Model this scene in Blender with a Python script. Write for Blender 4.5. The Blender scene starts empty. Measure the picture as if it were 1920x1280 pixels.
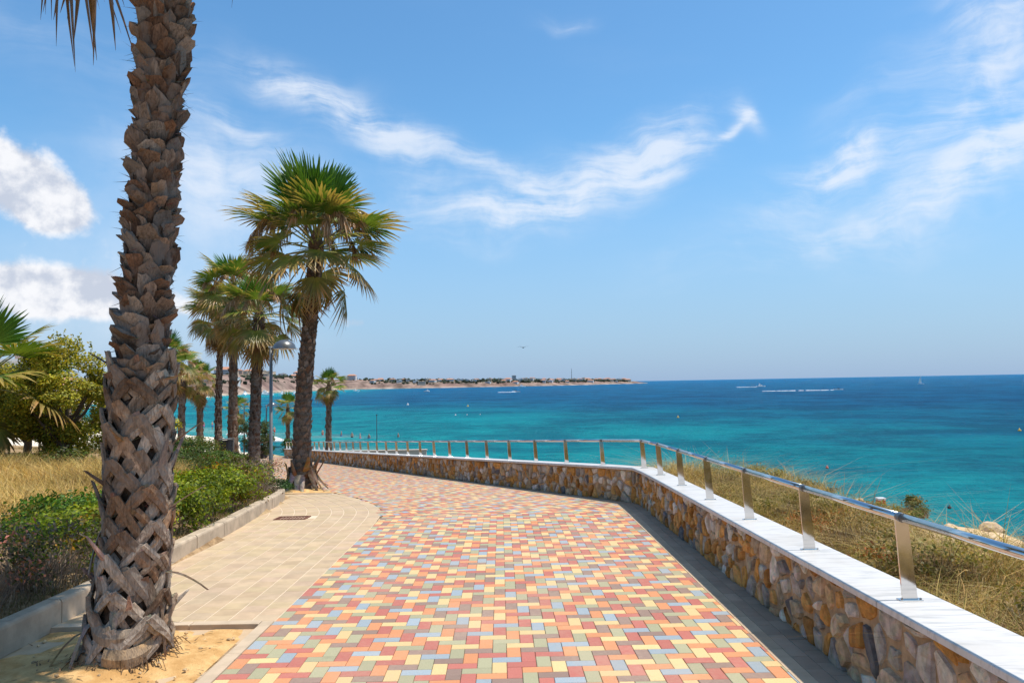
import bpy, math, random
import numpy as np
from mathutils import Vector, Matrix, noise as mnoise
R = math.radians
random.seed(7)
rng = np.random.default_rng(7)
scene = bpy.context.scene
col = scene.collection

# ---------------------------------------------------------------- camera
CAM_H = 1.77
cam_data = bpy.data.cameras.new('camera')
cam = bpy.data.objects.new('camera', cam_data)
col.objects.link(cam)
cam_data.sensor_width = 36.0
cam_data.lens = 36.0 * 1410 / 1920
cam_data.clip_start = 0.05
cam_data.clip_end = 80000
cam.matrix_world = (Matrix.Translation((0, 0, CAM_H)) @ Matrix.Rotation(math.pi / 2 + math.atan(78 / 1410), 4, 'X')
                    @ Matrix.Rotation(R(-1.03), 4, 'Z'))
scene.camera = cam

# ---------------------------------------------------------------- sky, sun, exposure
SUN_EL = 69.5
world = bpy.data.worlds.new('World')
scene.world = world
world.use_nodes = True
wt = world.node_tree
wt.nodes.clear()


class NT:
    """Small node helper."""
    def __init__(self, tree):
        self.t = tree

    def n(self, typ, **kw):
        nd = self.t.nodes.new(typ)
        for k, v in kw.items():
            if k.startswith('i_'):
                nd.inputs[k[2:].replace('_', ' ')].default_value = v
            else:
                setattr(nd, k, v)
        return nd

    def l(self, a, b):
        self.t.links.new(a, b)

    def m(self, op, a, b=None, c=None, clamp=False):
        nd = self.t.nodes.new('ShaderNodeMath')
        nd.operation = op
        nd.use_clamp = clamp
        for i, v in enumerate((a, b, c)):
            if v is None:
                continue
            if isinstance(v, (int, float)):
                nd.inputs[i].default_value = v
            else:
                self.t.links.new(v, nd.inputs[i])
        return nd.outputs[0]

    def noise(self, vec, scale, detail=4, rough=.55, dist=0.0, dims='3D'):
        nd = self.t.nodes.new('ShaderNodeTexNoise')
        nd.noise_dimensions = dims
        nd.inputs['Scale'].default_value = scale
        nd.inputs['Detail'].default_value = detail
        nd.inputs['Roughness'].default_value = rough
        nd.inputs['Distortion'].default_value = dist
        if vec is not None:
            self.t.links.new(vec, nd.inputs['Vector'])
        return nd.outputs['Fac']

    def mapping(self, vec, loc=(0, 0, 0), rot=(0, 0, 0), sc=(1, 1, 1), typ='POINT'):
        nd = self.t.nodes.new('ShaderNodeMapping')
        nd.vector_type = typ
        nd.inputs['Location'].default_value = loc
        nd.inputs['Rotation'].default_value = rot
        nd.inputs['Scale'].default_value = sc
        self.t.links.new(vec, nd.inputs['Vector'])
        return nd.outputs[0]

    def ramp(self, fac, stops, interp='LINEAR'):
        nd = self.t.nodes.new('ShaderNodeValToRGB')
        cr = nd.color_ramp
        cr.interpolation = interp
        while len(cr.elements) < len(stops):
            cr.elements.new(0.5)
        for e, (p, c) in zip(cr.elements, stops):
            e.position = p
            e.color = (c[0], c[1], c[2], 1) if not isinstance(c, (int, float)) else (c, c, c, 1)
        self.t.links.new(fac, nd.inputs[0])
        return nd.outputs[0]

    def mix(self, fac, a, b, blend='MIX'):
        nd = self.t.nodes.new('ShaderNodeMix')
        nd.data_type = 'RGBA'
        nd.blend_type = blend
        for idx, v in ((0, fac), (6, a), (7, b)):
            if isinstance(v, (int, float)):
                nd.inputs[idx].default_value = v
            elif isinstance(v, (tuple, list)):
                nd.inputs[idx].default_value = (v[0], v[1], v[2], 1)
            else:
                self.t.links.new(v, nd.inputs[idx])
        return nd.outputs[2]

    def smooth(self, v, a, b, lo=0.0, hi=1.0):
        nd = self.t.nodes.new('ShaderNodeMapRange')
        nd.interpolation_type = 'SMOOTHSTEP'
        self.t.links.new(v, nd.inputs[0])
        for i, x in zip((1, 2, 3, 4), (a, b, lo, hi)):
            nd.inputs[i].default_value = x
        return nd.outputs[0]


w = NT(wt)
sky = w.n('ShaderNodeTexSky')
sky.sky_type = 'NISHITA'
sky.sun_disc = False
sky.sun_elevation = R(SUN_EL)
sky.sun_rotation = R(90)
sky.altitude = 10
sky.air_density = 1.0
sky.dust_density = 1.0
sky.ozone_density = 3.0
tc = w.n('ShaderNodeTexCoord')
nrm = w.n('ShaderNodeVectorMath', operation='NORMALIZE')
w.l(tc.outputs['Generated'], nrm.inputs[0])
sp = w.n('ShaderNodeSeparateXYZ')
w.l(nrm.outputs[0], sp.inputs[0])
az = w.m('ARCTAN2', sp.outputs[0], sp.outputs[1])
el = w.m('ARCSINE', sp.outputs[2])
cb = w.n('ShaderNodeCombineXYZ')
w.l(az, cb.inputs[0])
w.l(el, cb.inputs[1])
AE = cb.outputs[0]                       # compass bearing and height above the horizon


def blob(a0, e0, rot, ra, re, amp):
    mp = w.mapping(AE, (a0, e0, 0), (0, 0, R(rot)), (ra, re, 1), 'TEXTURE')
    d = w.n('ShaderNodeVectorMath', operation='DOT_PRODUCT')
    w.l(mp, d.inputs[0])
    w.l(mp, d.inputs[1])
    g = w.m('POWER', 2.71828, w.m('MULTIPLY', d.outputs['Value'], -1.0))
    return w.m('MULTIPLY', g, amp)


def total(items):
    s = items[0]
    for it in items[1:]:
        s = w.m('ADD', s, it)
    return s


# the thin high cirrus: streaks of ice cloud in bearing / height, feathered by stretched noise
warp = w.n('ShaderNodeTexNoise')
warp.inputs['Scale'].default_value = 5.0
warp.inputs['Detail'].default_value = 3
w.l(AE, warp.inputs['Vector'])
wsub = w.n('ShaderNodeVectorMath', operation='SUBTRACT')
w.l(warp.outputs['Color'], wsub.inputs[0])
wsub.inputs[1].default_value = (.5, .5, .5)
wsc = w.n('ShaderNodeVectorMath', operation='SCALE')
w.l(wsub.outputs[0], wsc.inputs[0])
wsc.inputs['Scale'].default_value = 0.13
wadd = w.n('ShaderNodeVectorMath', operation='ADD')
w.l(AE, wadd.inputs[0])
w.l(wsc.outputs[0], wadd.inputs[1])
WAE = wadd.outputs[0]
f1 = w.noise(w.mapping(WAE, rot=(0, 0, R(22)), sc=(5, 30, 1)), 1.0, 6, .62)
f2 = w.noise(w.mapping(WAE, rot=(0, 0, R(-14)), sc=(5, 26, 1)), 1.0, 6, .62)
f3 = w.noise(WAE, 22.0, 6, .6)
AE_keep = AE
AE = WAE
down = [blob(-.205, .330, -27, .12, .034, 1.25), blob(-.28, .372, -12, .10, .024, .8), blob(-.05, .300, -14, .12, .022, 1.0),
        blob(-.365, .32, -30, .07, .018, .9), blob(-.55, .40, -12, .16, .05, .35), blob(-.38, .25, -5, .10, .05, 1.0)]
up = [blob(.185, .285, 10, .07, .032, 1.15), blob(.09, .255, 18, .14, .044, 1.2), blob(.0, .222, 5, .15, .036, 1.1),
      blob(-.10, .245, -8, .07, .015, .5), blob(.44, .262, 12, .09, .024, 1.15), blob(.40, .235, 22, .12, .028, .8),
      blob(.585, .36, 70, .13, .065, 1.3), blob(.66, .27, 25, .18, .04, 1.1), blob(.34, .16, 5, .14, .03, .7), blob(.55, .22, 18, .16, .03, .8),
      blob(.20, .335, 15, .10, .018, .55), blob(.46, .33, 20, .07, .03, .4), blob(.08, .46, 5, .04, .012, .7),
      blob(.315, .334, -38, .026, .014, 1.6), blob(.288, .312, 36, .032, .008, 1.2),
      blob(1.1, .30, 10, .30, .08, .8), blob(1.9, .36, -10, .35, .07, .8), blob(-1.3, .34, 10, .30, .08, .8),
      blob(-2.2, .28, -15, .35, .07, .8), blob(2.8, .35, 12, .30, .07, .8)]
fd = w.smooth(w.m('ADD', w.m('MULTIPLY', f1, .68), w.m('MULTIPLY', f3, .32)), .30, .70)
fu = w.smooth(w.m('ADD', w.m('MULTIPLY', f2, .7), w.m('MULTIPLY', f3, .3)), .30, .72)
cirrus = w.m('ADD', w.m('MULTIPLY', total(down), w.m('ADD', fd, .05)), w.m('MULTIPLY', total(up), w.m('ADD', fu, .05)))
veil = w.m('MULTIPLY', w.smooth(w.noise(w.mapping(AE_keep, sc=(2.2, 7, 1)), 1.0, 5, .6), .42, .75), .16)
cirrus = w.m('ADD', w.m('ADD', cirrus, veil), w.m('MULTIPLY', total([blob(-.48, .12, 0, .22, .12, 1.0), blob(-.36, .24, 0, .13, .07, .7)]), w.m('ADD', w.m('MULTIPLY', f3, .5), .30)))
cirrus = w.m('MULTIPLY', w.smooth(cirrus, -.02, 1.45), .80)
# the heaped clouds low on the left and the small puff
AE = AE_keep
cn = w.noise(AE, 11.0, 8, .58)
cn2 = w.noise(w.mapping(AE, loc=(.010, .018, 0)), 11.0, 8, .58)
heap = total([blob(-.60, .236, -10, .074, .046, 1.25), blob(-.545, .205, -20, .045, .028, 1.1), blob(-.60, .112, 0, .08, .028, 1.25),
              blob(-.52, .115, 0, .06, .03, 1.0), blob(-.46, .10, 0, .08, .022, .8), blob(-.21, .083, -15, .03, .013, .72),
              blob(-.27, .085, 0, .04, .02, .5), 
              blob(-.95, .16, 0, .2, .06, .9), blob(-1.6, .14, 0, .25, .05, .9), blob(2.6, .13, 0, .3, .05, .9), blob(1.6, .10, 0, .25, .04, .8)])
hv = w.m('ADD', heap, w.m('MULTIPLY', w.m('SUBTRACT', cn, .5), 2.1))
hmask = w.m('MULTIPLY', w.smooth(hv, .42, .86), .95)
hshade = w.smooth(w.m('ADD', w.m('MULTIPLY', w.m('SUBTRACT', cn, cn2), 1.4), w.m('MULTIPLY', w.m('SUBTRACT', cn, .5), .35)), -.16, .12)
# haze low over the sea
low = w.m('MULTIPLY', w.smooth(el, .34, -.01), .80)
bg1 = w.n('ShaderNodeBackground', i_Strength=.138)
skc = w.n('ShaderNodeHueSaturation', i_Saturation=1.10, i_Value=1.0)
w.l(sky.outputs[0], skc.inputs['Color'])
w.l(w.mix(1.0, skc.outputs[0], (.74, 1.02, 1.06), 'MULTIPLY'), bg1.inputs[0])
bgh = w.n('ShaderNodeBackground', i_Strength=1.0)
bgh.inputs[0].default_value = (.275, .385, .59, 1)
bg2 = w.n('ShaderNodeBackground', i_Strength=1.0)
bg2.inputs[0].default_value = (.66, .71, .79, 1)
bg3 = w.n('ShaderNodeBackground', i_Strength=1.0)
w.l(w.mix(hshade, (.46, .50, .59), (.76, .76, .78)), bg3.inputs[0])
m0, m1, m2 = (w.n('ShaderNodeMixShader') for _ in range(3))
w.l(low, m0.inputs[0]); w.l(bg1.outputs[0], m0.inputs[1]); w.l(bgh.outputs[0], m0.inputs[2])
w.l(cirrus, m1.inputs[0]); w.l(m0.outputs[0], m1.inputs[1]); w.l(bg2.outputs[0], m1.inputs[2])
w.l(hmask, m2.inputs[0]); w.l(m1.outputs[0], m2.inputs[1]); w.l(bg3.outputs[0], m2.inputs[2])
world.cycles.sampling_method = 'MANUAL'
world.cycles.sample_map_resolution = 256
wo = w.n('ShaderNodeOutputWorld')
w.l(m2.outputs[0], wo.inputs[0])

sun_data = bpy.data.lights.new('sun', 'SUN')
sun_data.energy = 4.2
sun_data.angle = R(.5)
sun_data.color = (1.0, .935, .83)
sun = bpy.data.objects.new('sun', sun_data)
sun.rotation_euler = (0, R(90 - SUN_EL), 0)
sun.location = (20, 0, 40)
col.objects.link(sun)

scene.view_settings.view_transform = 'Standard'
scene.view_settings.look = 'None'
scene.view_settings.gamma = 1
scene.view_settings.exposure = 0.36
scene.view_settings.use_curve_mapping = False
scene.cycles.use_denoising = True
scene.cycles.max_bounces = 8
scene.cycles.transparent_max_bounces = 8

# ---------------------------------------------------------------- mesh helpers
def empty(name, loc=(0, 0, 0), parent=None):
    o = bpy.data.objects.new(name, None)
    o.empty_display_size = .2
    o.location = loc
    col.objects.link(o)
    o.parent = parent
    return o


def tag(o, label=None, cat=None, group=None, kind=None):
    if label: o['label'] = label
    if cat: o['category'] = cat
    if group: o['group'] = group
    if kind: o['kind'] = kind
    return o


def mesh(name, V, F, mats=None, midx=None, colors=None, smooth=False):
    """V (n,3); F list of index tuples or an (m,k) array; colors per vertex (n,3)."""
    me = bpy.data.meshes.new(name)
    V = np.asarray(V, dtype=np.float32)
    if isinstance(F, np.ndarray):
        k = F.shape[1]
        me.vertices.add(len(V)); me.vertices.foreach_set('co', V.ravel())
        me.loops.add(F.size); me.loops.foreach_set('vertex_index', F.astype(np.int32).ravel())
        me.polygons.add(len(F))
        me.polygons.foreach_set('loop_start', np.arange(0, F.size, k, dtype=np.int32))
        me.polygons.foreach_set('loop_total', np.full(len(F), k, dtype=np.int32))
        me.update(calc_edges=True)
    else:
        me.from_pydata(V.tolist(), [], [tuple(f) for f in F])
    for m_ in (mats or []):
        me.materials.append(m_)
    if midx is not None:
        me.polygons.foreach_set('material_index', np.asarray(midx, dtype=np.int32))
    if colors is not None:
        at = me.color_attributes.new('Col', 'FLOAT_COLOR', 'POINT')
        c4 = np.ones((len(V), 4), dtype=np.float32)
        c4[:, :3] = colors
        at.data.foreach_set('color', c4.ravel())
    if smooth:
        me.polygons.foreach_set('use_smooth', np.ones(len(me.polygons), dtype=bool))
    me.update()
    return me


def link(name, me, parent=None, loc=None, rot=None, sc=None):
    o = bpy.data.objects.new(name, me)
    if loc is not None: o.location = loc
    if rot is not None: o.rotation_euler = rot
    if sc is not None: o.scale = sc
    col.objects.link(o)
    o.parent = parent
    return o


class MB:
    """Collects shapes into one mesh."""
    def __init__(self):
        self.V, self.F, self.M, self.C = [], [], [], []

    def add(self, V, F, m=0, c=None):
        b = len(self.V)
        self.V += [tuple(v) for v in V]
        self.F += [tuple(i + b for i in f) for f in F]
        self.M += [m] * len(F)
        self.C += [c if c is not None else (1, 1, 1)] * len(V) if not isinstance(c, list) else c
        return self

    def box(self, c, s, m=0, rotz=0.0, col_=None, bev=0.0, mat4=None):
        V, F = box_vf(s, bev)
        M = mat4 if mat4 is not None else Matrix.Translation(c) @ Matrix.Rotation(rotz, 4, 'Z')
        return self.add([M @ Vector(v) for v in V], F, m, col_)

    def tube(self, pts, rads, n=8, m=0, col_=None, cap=True):
        V, F = tube_vf(pts, rads, n, cap)
        return self.add(V, F, m, col_)

    def build(self, name, mats, parent=None, smooth=False, use_col=False, loc=None):
        me = mesh(name, self.V, self.F, mats if isinstance(mats, list) else [mats], self.M,
                  np.array(self.C) if use_col else None, smooth)
        return link(name, me, parent, loc)


def box_vf(s, bev=0.0):
    x, y, z = s[0] / 2, s[1] / 2, s[2] / 2
    if bev <= 0:
        V = [(-x, -y, -z), (x, -y, -z), (x, y, -z), (-x, y, -z), (-x, -y, z), (x, -y, z), (x, y, z), (-x, y, z)]
        F = [(0, 3, 2, 1), (4, 5, 6, 7), (0, 1, 5, 4), (1, 2, 6, 5), (2, 3, 7, 6), (3, 0, 4, 7)]
    else:
        b = bev
        V = [(-x, -y, -z), (x, -y, -z), (x, y, -z), (-x, y, -z), (-x, -y, z - b), (x, -y, z - b), (x, y, z - b), (-x, y, z - b),
             (-x + b, -y + b, z), (x - b, -y + b, z), (x - b, y - b, z), (-x + b, y - b, z)]
        F = [(0, 3, 2, 1), (0, 1, 5, 4), (1, 2, 6, 5), (2, 3, 7, 6), (3, 0, 4, 7),
             (4, 5, 9, 8), (5, 6, 10, 9), (6, 7, 11, 10), (7, 4, 8, 11), (8, 9, 10, 11)]
    return V, F


def tube_vf(pts, rads, n=8, cap=True):
    pts = [Vector(p) for p in pts]
    if isinstance(rads, (int, float)):
        rads = [rads] * len(pts)
    V, F = [], []
    ref = Vector((0, 0, 1))
    if abs((pts[-1] - pts[0]).normalized().z) > .9:
        ref = Vector((0, 1, 0))
    for i, p in enumerate(pts):
        t = (pts[min(i + 1, len(pts) - 1)] - pts[max(i - 1, 0)]).normalized()
        a = t.cross(ref)
        if a.length < 1e-4:
            a = t.cross(Vector((1, 0, 0)))
        a.normalize()
        b = t.cross(a).normalized()
        for k in range(n):
            an = 2 * math.pi * k / n
            V.append(p + (a * math.cos(an) + b * math.sin(an)) * rads[i])
    for i in range(len(pts) - 1):
        for k in range(n):
            k2 = (k + 1) % n
            F.append((i * n + k, i * n + k2, (i + 1) * n + k2, (i + 1) * n + k))
    if cap:
        F.append(tuple(range(n - 1, -1, -1)))
        F.append(tuple((len(pts) - 1) * n + k for k in range(n)))
    return V, F


# ---------------------------------------------------------------- materials
def newmat(name):
    m = bpy.data.materials.new(name)
    m.use_nodes = True
    m.node_tree.nodes.clear()
    t = NT(m.node_tree)
    out = t.n('ShaderNodeOutputMaterial')
    return m, t, out


def principled(t, out, color, rough=.6, metal=0.0, spec=.5, normal=None):
    p = t.n('ShaderNodeBsdfPrincipled')
    for k, v in (('Base Color', color), ('Roughness', rough), ('Metallic', metal), ('Specular IOR Level', spec)):
        if isinstance(v, (int, float)):
            p.inputs[k].default_value = v
        elif isinstance(v, tuple):
            p.inputs[k].default_value = (v[0], v[1], v[2], 1)
        else:
            t.l(v, p.inputs[k])
    if normal is not None:
        t.l(normal, p.inputs['Normal'])
    t.l(p.outputs[0], out.inputs[0])
    return p


def bump(t, h, strength=.4, dist=.02):
    b = t.n('ShaderNodeBump', i_Strength=strength, i_Distance=dist)
    t.l(h, b.inputs['Height'])
    return b.outputs[0]


def pos(t):
    return t.n('ShaderNodeNewGeometry').outputs['Position']


def objco(t):
    return t.n('ShaderNodeTexCoord').outputs['Object']


def rnd(t):
    return t.n('ShaderNodeObjectInfo').outputs['Random']


def colattr(t):
    return t.n('ShaderNodeAttribute', attribute_name='Col').outputs['Color']


def flatmat(name, c, rough=.6, metal=0.0, var=.12, scale=8.0, spec=.4, bumpamt=0.0):
    """Plain coloured material with a little mottling."""
    m, t, out = newmat(name)
    P = pos(t)
    n = t.noise(P, scale, 5, .6)
    cc = t.mix(n, tuple(x * (1 - var) for x in c), tuple(min(1, x * (1 + var)) for x in c))
    nm = bump(t, t.noise(P, scale * 6, 4, .6), bumpamt, .004) if bumpamt else None
    principled(t, out, cc, rough, metal, spec, nm)
    return m


def paver_mat(name, c):
    m, t, out = newmat(name)
    P = pos(t)
    big = t.noise(P, 1.1, 3, .5)
    fine = t.noise(P, 230.0, 3, .7)
    mid = t.noise(P, 26.0, 4, .6)
    a = t.mix(t.smooth(fine, .30, .72), tuple(x * .80 for x in c), tuple(min(1, x * 1.14) for x in c))
    dust = t.m('ADD', t.m('MULTIPLY', t.smooth(t.m('ADD', t.m('MULTIPLY', big, .6), t.m('MULTIPLY', mid, .4)), .40, .68), .26), .03)
    a = t.mix(dust, a, (.50, .37, .26))
    stain = t.smooth(t.noise(P, 3.3, 5, .65, .5), .62, .74)
    a = t.mix(t.m('MULTIPLY', stain, .28), a, (.16, .12, .09))
    oi = t.m('ADD', t.m('MULTIPLY', rnd(t), .16), .92)
    hs = t.n('ShaderNodeHueSaturation')
    t.l(a, hs.inputs['Color']); t.l(oi, hs.inputs['Value'])
    principled(t, out, hs.outputs[0], .85, 0, .25, bump(t, fine, .35, .002))
    return m


PAV = [paver_mat('paver_red', (.44, .140, .110)), paver_mat('paver_orange', (.60, .25, .115)), paver_mat('paver_yellow', (.64, .46, .22)),
       paver_mat('paver_sage', (.35, .33, .205)), paver_mat('paver_blue', (.29, .345, .385)), paver_mat('paver_brown', (.27, .18, .145))]


def colmat(name, rough=.8, spec=.3, amt=.25, scale=9.0, bscale=40.0, bstr=.5, bdist=.01, stain=None):
    """Colour from the mesh's own colour attribute with grain."""
    m, t, out = newmat(name)
    P = pos(t)
    c = colattr(t)
    n = t.noise(P, scale, 6, .62)
    lo = t.mix(1.0, c, (1 - amt * 1.6,) * 3, 'MULTIPLY')
    hi = t.mix(1.0, c, (1 + amt,) * 3, 'MULTIPLY')
    cc = t.mix(t.smooth(n, .32, .68), lo, hi)
    if stain:
        n2 = t.noise(P, stain[1], 5, .6, .6)
        cc = t.mix(t.m('MULTIPLY', t.smooth(n2, .55, .72), stain[2]), cc, stain[0])
    principled(t, out, cc, rough, 0, spec, bump(t, t.noise(P, bscale, 6, .65), bstr, bdist))
    return m


def leafmat(name, rough=.5, trans=.3, spec=.3, amt=.15):
    m, t, out = newmat(name)
    c = colattr(t)
    n = t.noise(pos(t), 14.0, 3, .5)
    cc = t.mix(n, t.mix(1.0, c, (1 - amt,) * 3, 'MULTIPLY'), t.mix(1.0, c, (1 + amt,) * 3, 'MULTIPLY'))
    p = t.n('ShaderNodeBsdfPrincipled', i_Roughness=rough)
    p.inputs['Specular IOR Level'].default_value = spec
    t.l(cc, p.inputs['Base Color'])
    tr = t.n('ShaderNodeBsdfTranslucent')
    t.l(t.mix(1.0, cc, (1.25, 1.2, .7), 'MULTIPLY'), tr.inputs[0])
    mx = t.n('ShaderNodeMixShader')
    mx.inputs[0].default_value = trans
    t.l(p.outputs[0], mx.inputs[1]); t.l(tr.outputs[0], mx.inputs[2])
    t.l(mx.outputs[0], out.inputs[0])
    return m


M_tan = colmat('tan_brick', .85, .25, .07, 5.0, 160.0, .35, .002, ((.36, .27, .18), 2.2, .35))
M_mortar_line = flatmat('pale_mortar', (.62, .50, .36), .9, 0, .12, 20, .2, .3)
M_bed = flatmat('bedding_sand', (.50, .36, .23), .95, 0, .2, 12, .1, .3)
M_kerb = colmat('kerb_concrete', .9, .25, .12, 4.0, 60.0, .45, .004, ((.24, .19, .14), 5.0, .45))
M_stone = colmat('wall_stone', .85, .25, .20, 14.0, 40.0, .9, .012, ((.40, .20, .06), 7.0, .40))
M_wmortar = colmat('wall_mortar', .95, .15, .18, 8.0, 40.0, .8, .01)


def marble():
    m, t, out = newmat('white_marble')
    P = pos(t)
    v = t.noise(t.mapping(P, rot=(0, 0, R(8)), sc=(3.0, 22, 10)), 1.0, 6, .6, .8)
    g = t.noise(P, 2.5, 4, .6)
    c = t.mix(t.smooth(v, .46, .70), (.60, .565, .53), (.42, .40, .38))
    c = t.mix(t.m('MULTIPLY', t.smooth(g, .45, .72), .40), c, (.46, .40, .33))
    c = t.mix(t.m('MULTIPLY', t.smooth(t.noise(t.mapping(P, sc=(9, 60, 9)), 1.0, 4, .6), .66, .74), .5), c, (.33, .32, .31))
    principled(t, out, c, .38, 0, .4, bump(t, t.noise(P, 30, 4, .6), .08, .003))
    return m


M_marble = marble()


def steel():
    m, t, out = newmat('polished_steel')
    P = pos(t)
    r = t.m('ADD', t.m('MULTIPLY', t.noise(P, 18, 4, .6), .14), .03)
    principled(t, out, (.66, .64, .62), r, 1.0, .5, bump(t, t.noise(P, 9, 3, .5), .05, .004))
    return m


M_steel = steel()
M_steel_dark = flatmat('rail_sleeve_steel', (.25, .23, .22), .35, 1.0, .1, 20)


def sandmat(name, a, b, sc=6.0, specks=True):
    m, t, out = newmat(name)
    P = pos(t)
    n = t.noise(P, sc, 6, .62)
    c = t.mix(t.smooth(n, .35, .66), a, b)
    fine = t.noise(P, 95.0, 4, .7)
    c = t.mix(t.m('MULTIPLY', t.smooth(fine, .56, .70), .5), c, tuple(x * .55 for x in a))
    if specks:
        sp_ = t.noise(P, 17.0, 3, .7)
        c = t.mix(t.m('MULTIPLY', t.smooth(sp_, .63, .70), .7), c, (.16, .09, .045))
    principled(t, out, c, .95, 0, .1, bump(t, t.m('ADD', n, t.m('MULTIPLY', fine, .35)), .7, .03))
    return m


M_sand = sandmat('pit_sand', (.50, .28, .105), (.68, .43, .19))
# ---------------------------------------------------------------- the lie of the land
S1, S2, YB = .0235, .0705, 12.6
SEA = -7.2


def pz(y):
    """Height of the promenade along its length: gentle, then dropping towards the beach."""
    y = np.asarray(y, dtype=float)
    wd = .45
    s = np.logaddexp(0, (y - YB) / wd) * wd
    z = -S1 * y - (S2 - S1) * s
    return -6.0 + np.logaddexp(0, (z + 6.0) / .5) * .5


def pzf(y):
    return float(pz(y))


def slope(y):
    return math.atan((pzf(y + .05) - pzf(y - .05)) / .1)


BEND = 13.1
K2 = .452                                # the wall beyond the bend runs left by this much per metre


def xw(y):
    y = np.asarray(y, dtype=float)
    return np.where(y < BEND, 2.1, 2.1 - K2 * (y - BEND))


KERB = [(-3.78, 1.0), (-3.76, 5.0), (-3.79, 7.0), (-3.88, 8.8), (-3.99, 10.8), (-4.16, 12.6), (-4.40, 14.2), (-4.72, 15.6), (-5.15, 16.7)]


def xk(y):
    ys = [p[1] for p in KERB] + [17.6, 300.0]
    xs = [p[0] for p in KERB] + [-5.75, -5.75 - K2 * (300 - 17.6)]
    return np.interp(y, ys, xs)


def xc(y):
    """Where the land gives way to the sea."""
    ys = [-60, 4, 9, 13, 17, 22, 30, 45, 60, 90, 127, 139, 164, 260, 500, 900, 1300, 1840, 3000]
    xs = [9.5, 6.9, 6.0, 5.6, 5.0, 2.8, -1.2, -7.5, -13, -21, -29.5, -45, -68, -160, -280, -312, -368, -405, -405]
    return np.interp(y, ys, xs)


def vnoise(x, y, s, seed=0):
    """Smooth value noise on arrays."""
    x = np.asarray(x) * s + seed * 17.3
    y = np.asarray(y) * s + seed * 9.7
    xi, yi = np.floor(x).astype(int), np.floor(y).astype(int)
    fx, fy = x - xi, y - yi
    fx, fy = fx * fx * (3 - 2 * fx), fy * fy * (3 - 2 * fy)

    def h(a, b):
        v = np.sin(a * 127.1 + b * 311.7 + seed * 74.7) * 43758.5453
        return v - np.floor(v)
    return (h(xi, yi) * (1 - fx) + h(xi + 1, yi) * fx) * (1 - fy) + (h(xi, yi + 1) * (1 - fx) + h(xi + 1, yi + 1) * fx) * fy


def ground_z(x, y):
    x = np.asarray(x, dtype=float)
    y = np.asarray(y, dtype=float)
    p = pz(y)
    s = x - xw(y)
    nz = (vnoise(x, y, .7, 1) - .5) * .22 + (vnoise(x, y, 2.3, 2) - .5) * .07
    # on the seaward side
    far2 = np.clip((y - 13) / 8, 0, 1)
    out = p + (.34 - .30 * far2) - (.085 + .13 * far2) * np.clip(s - .3, 0, 12) + nz
    # the garden
    g = np.clip(xk(y) - x, 0, 60)
    bank = np.clip((y - 19.5) / 4, 0, 1) * np.clip((70 - y) / 25, 0, 1) * np.clip(g / .8, 0, 1)
    gard = p + .10 + .45 * bank + np.minimum(.055 * g, 1.6) + nz * .7 * np.clip(g, 0, 1)
    z = np.where(s > .15, out, np.where(x < xk(y) - .05, gard, p - .09))
    # the shore: a low cliff close by, a beach farther on
    c = xc(y)
    drop = np.where(y < 85, 3.2, 26.0)
    t = np.clip((x - (c - np.where(y < 85, .2, 24.0))) / drop, 0, 1)
    t = t * t * (3 - 2 * t) if False else t
    z = z * (1 - t) + (SEA - 1.6) * t
    z = np.where(x > c + 3.5, SEA - 2.5, z)
    return z


def gz(x, y):
    return float(ground_z(np.array([x]), np.array([y]))[0])


def gridlines(parts):
    out = []
    for a, b, st in parts:
        out += list(np.arange(a, b, st))
    return np.array(out + [parts[-1][1]])


gx = gridlines([(-900, -200, 50), (-200, -60, 8), (-60, -15, 1.0), (-15, 12, .25), (12, 14, 1)])
gy = gridlines([(-40, -4, 3), (-4, 30, .25), (30, 70, .7), (70, 190, 3), (190, 1200, 40)])
X, Y = np.meshgrid(gx, gy)
Z = ground_z(X, Y)
nx, ny = len(gx), len(gy)
idx = np.arange(nx * ny).reshape(ny, nx)
F = np.stack([idx[:-1, :-1].ravel(), idx[:-1, 1:].ravel(), idx[1:, 1:].ravel(), idx[1:, :-1].ravel()], 1)


def groundmat():
    m, t, out = newmat('dry_earth')
    P = pos(t)
    n = t.noise(P, .9, 6, .62)
    n2 = t.noise(P, 7.0, 6, .65)
    c = t.mix(t.smooth(n2, .35, .65), (.20, .125, .065), (.40, .265, .145))
    c = t.mix(t.smooth(n, .45, .65), c, (.42, .30, .17))
    sx = t.n('ShaderNodeSeparateXYZ')
    t.l(P, sx.inputs[0])
    pale = t.mix(t.noise(P, 3.0, 5, .6), (.54, .36, .20), (.72, .54, .35))
    # the bare sandy rock at the edge of the drop
    edge = t.smooth(t.m('ADD', sx.outputs[0], t.m('MULTIPLY', n, 1.6)), 4.9, 5.9)
    c = t.mix(edge, c, pale)
    beach = t.smooth(sx.outputs[1], 62, 80)
    c = t.mix(beach, c, t.mix(n, (.60, .50, .38), (.74, .65, .52)))
    principled(t, out, c, .95, 0, .1, bump(t, n2, .8, .05))
    return m


M_ground = groundmat()
ground = link('ground', mesh('ground', np.stack([X.ravel(), Y.ravel(), Z.ravel()], 1), F, [M_ground], smooth=True))
tag(ground, kind='structure')

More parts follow.
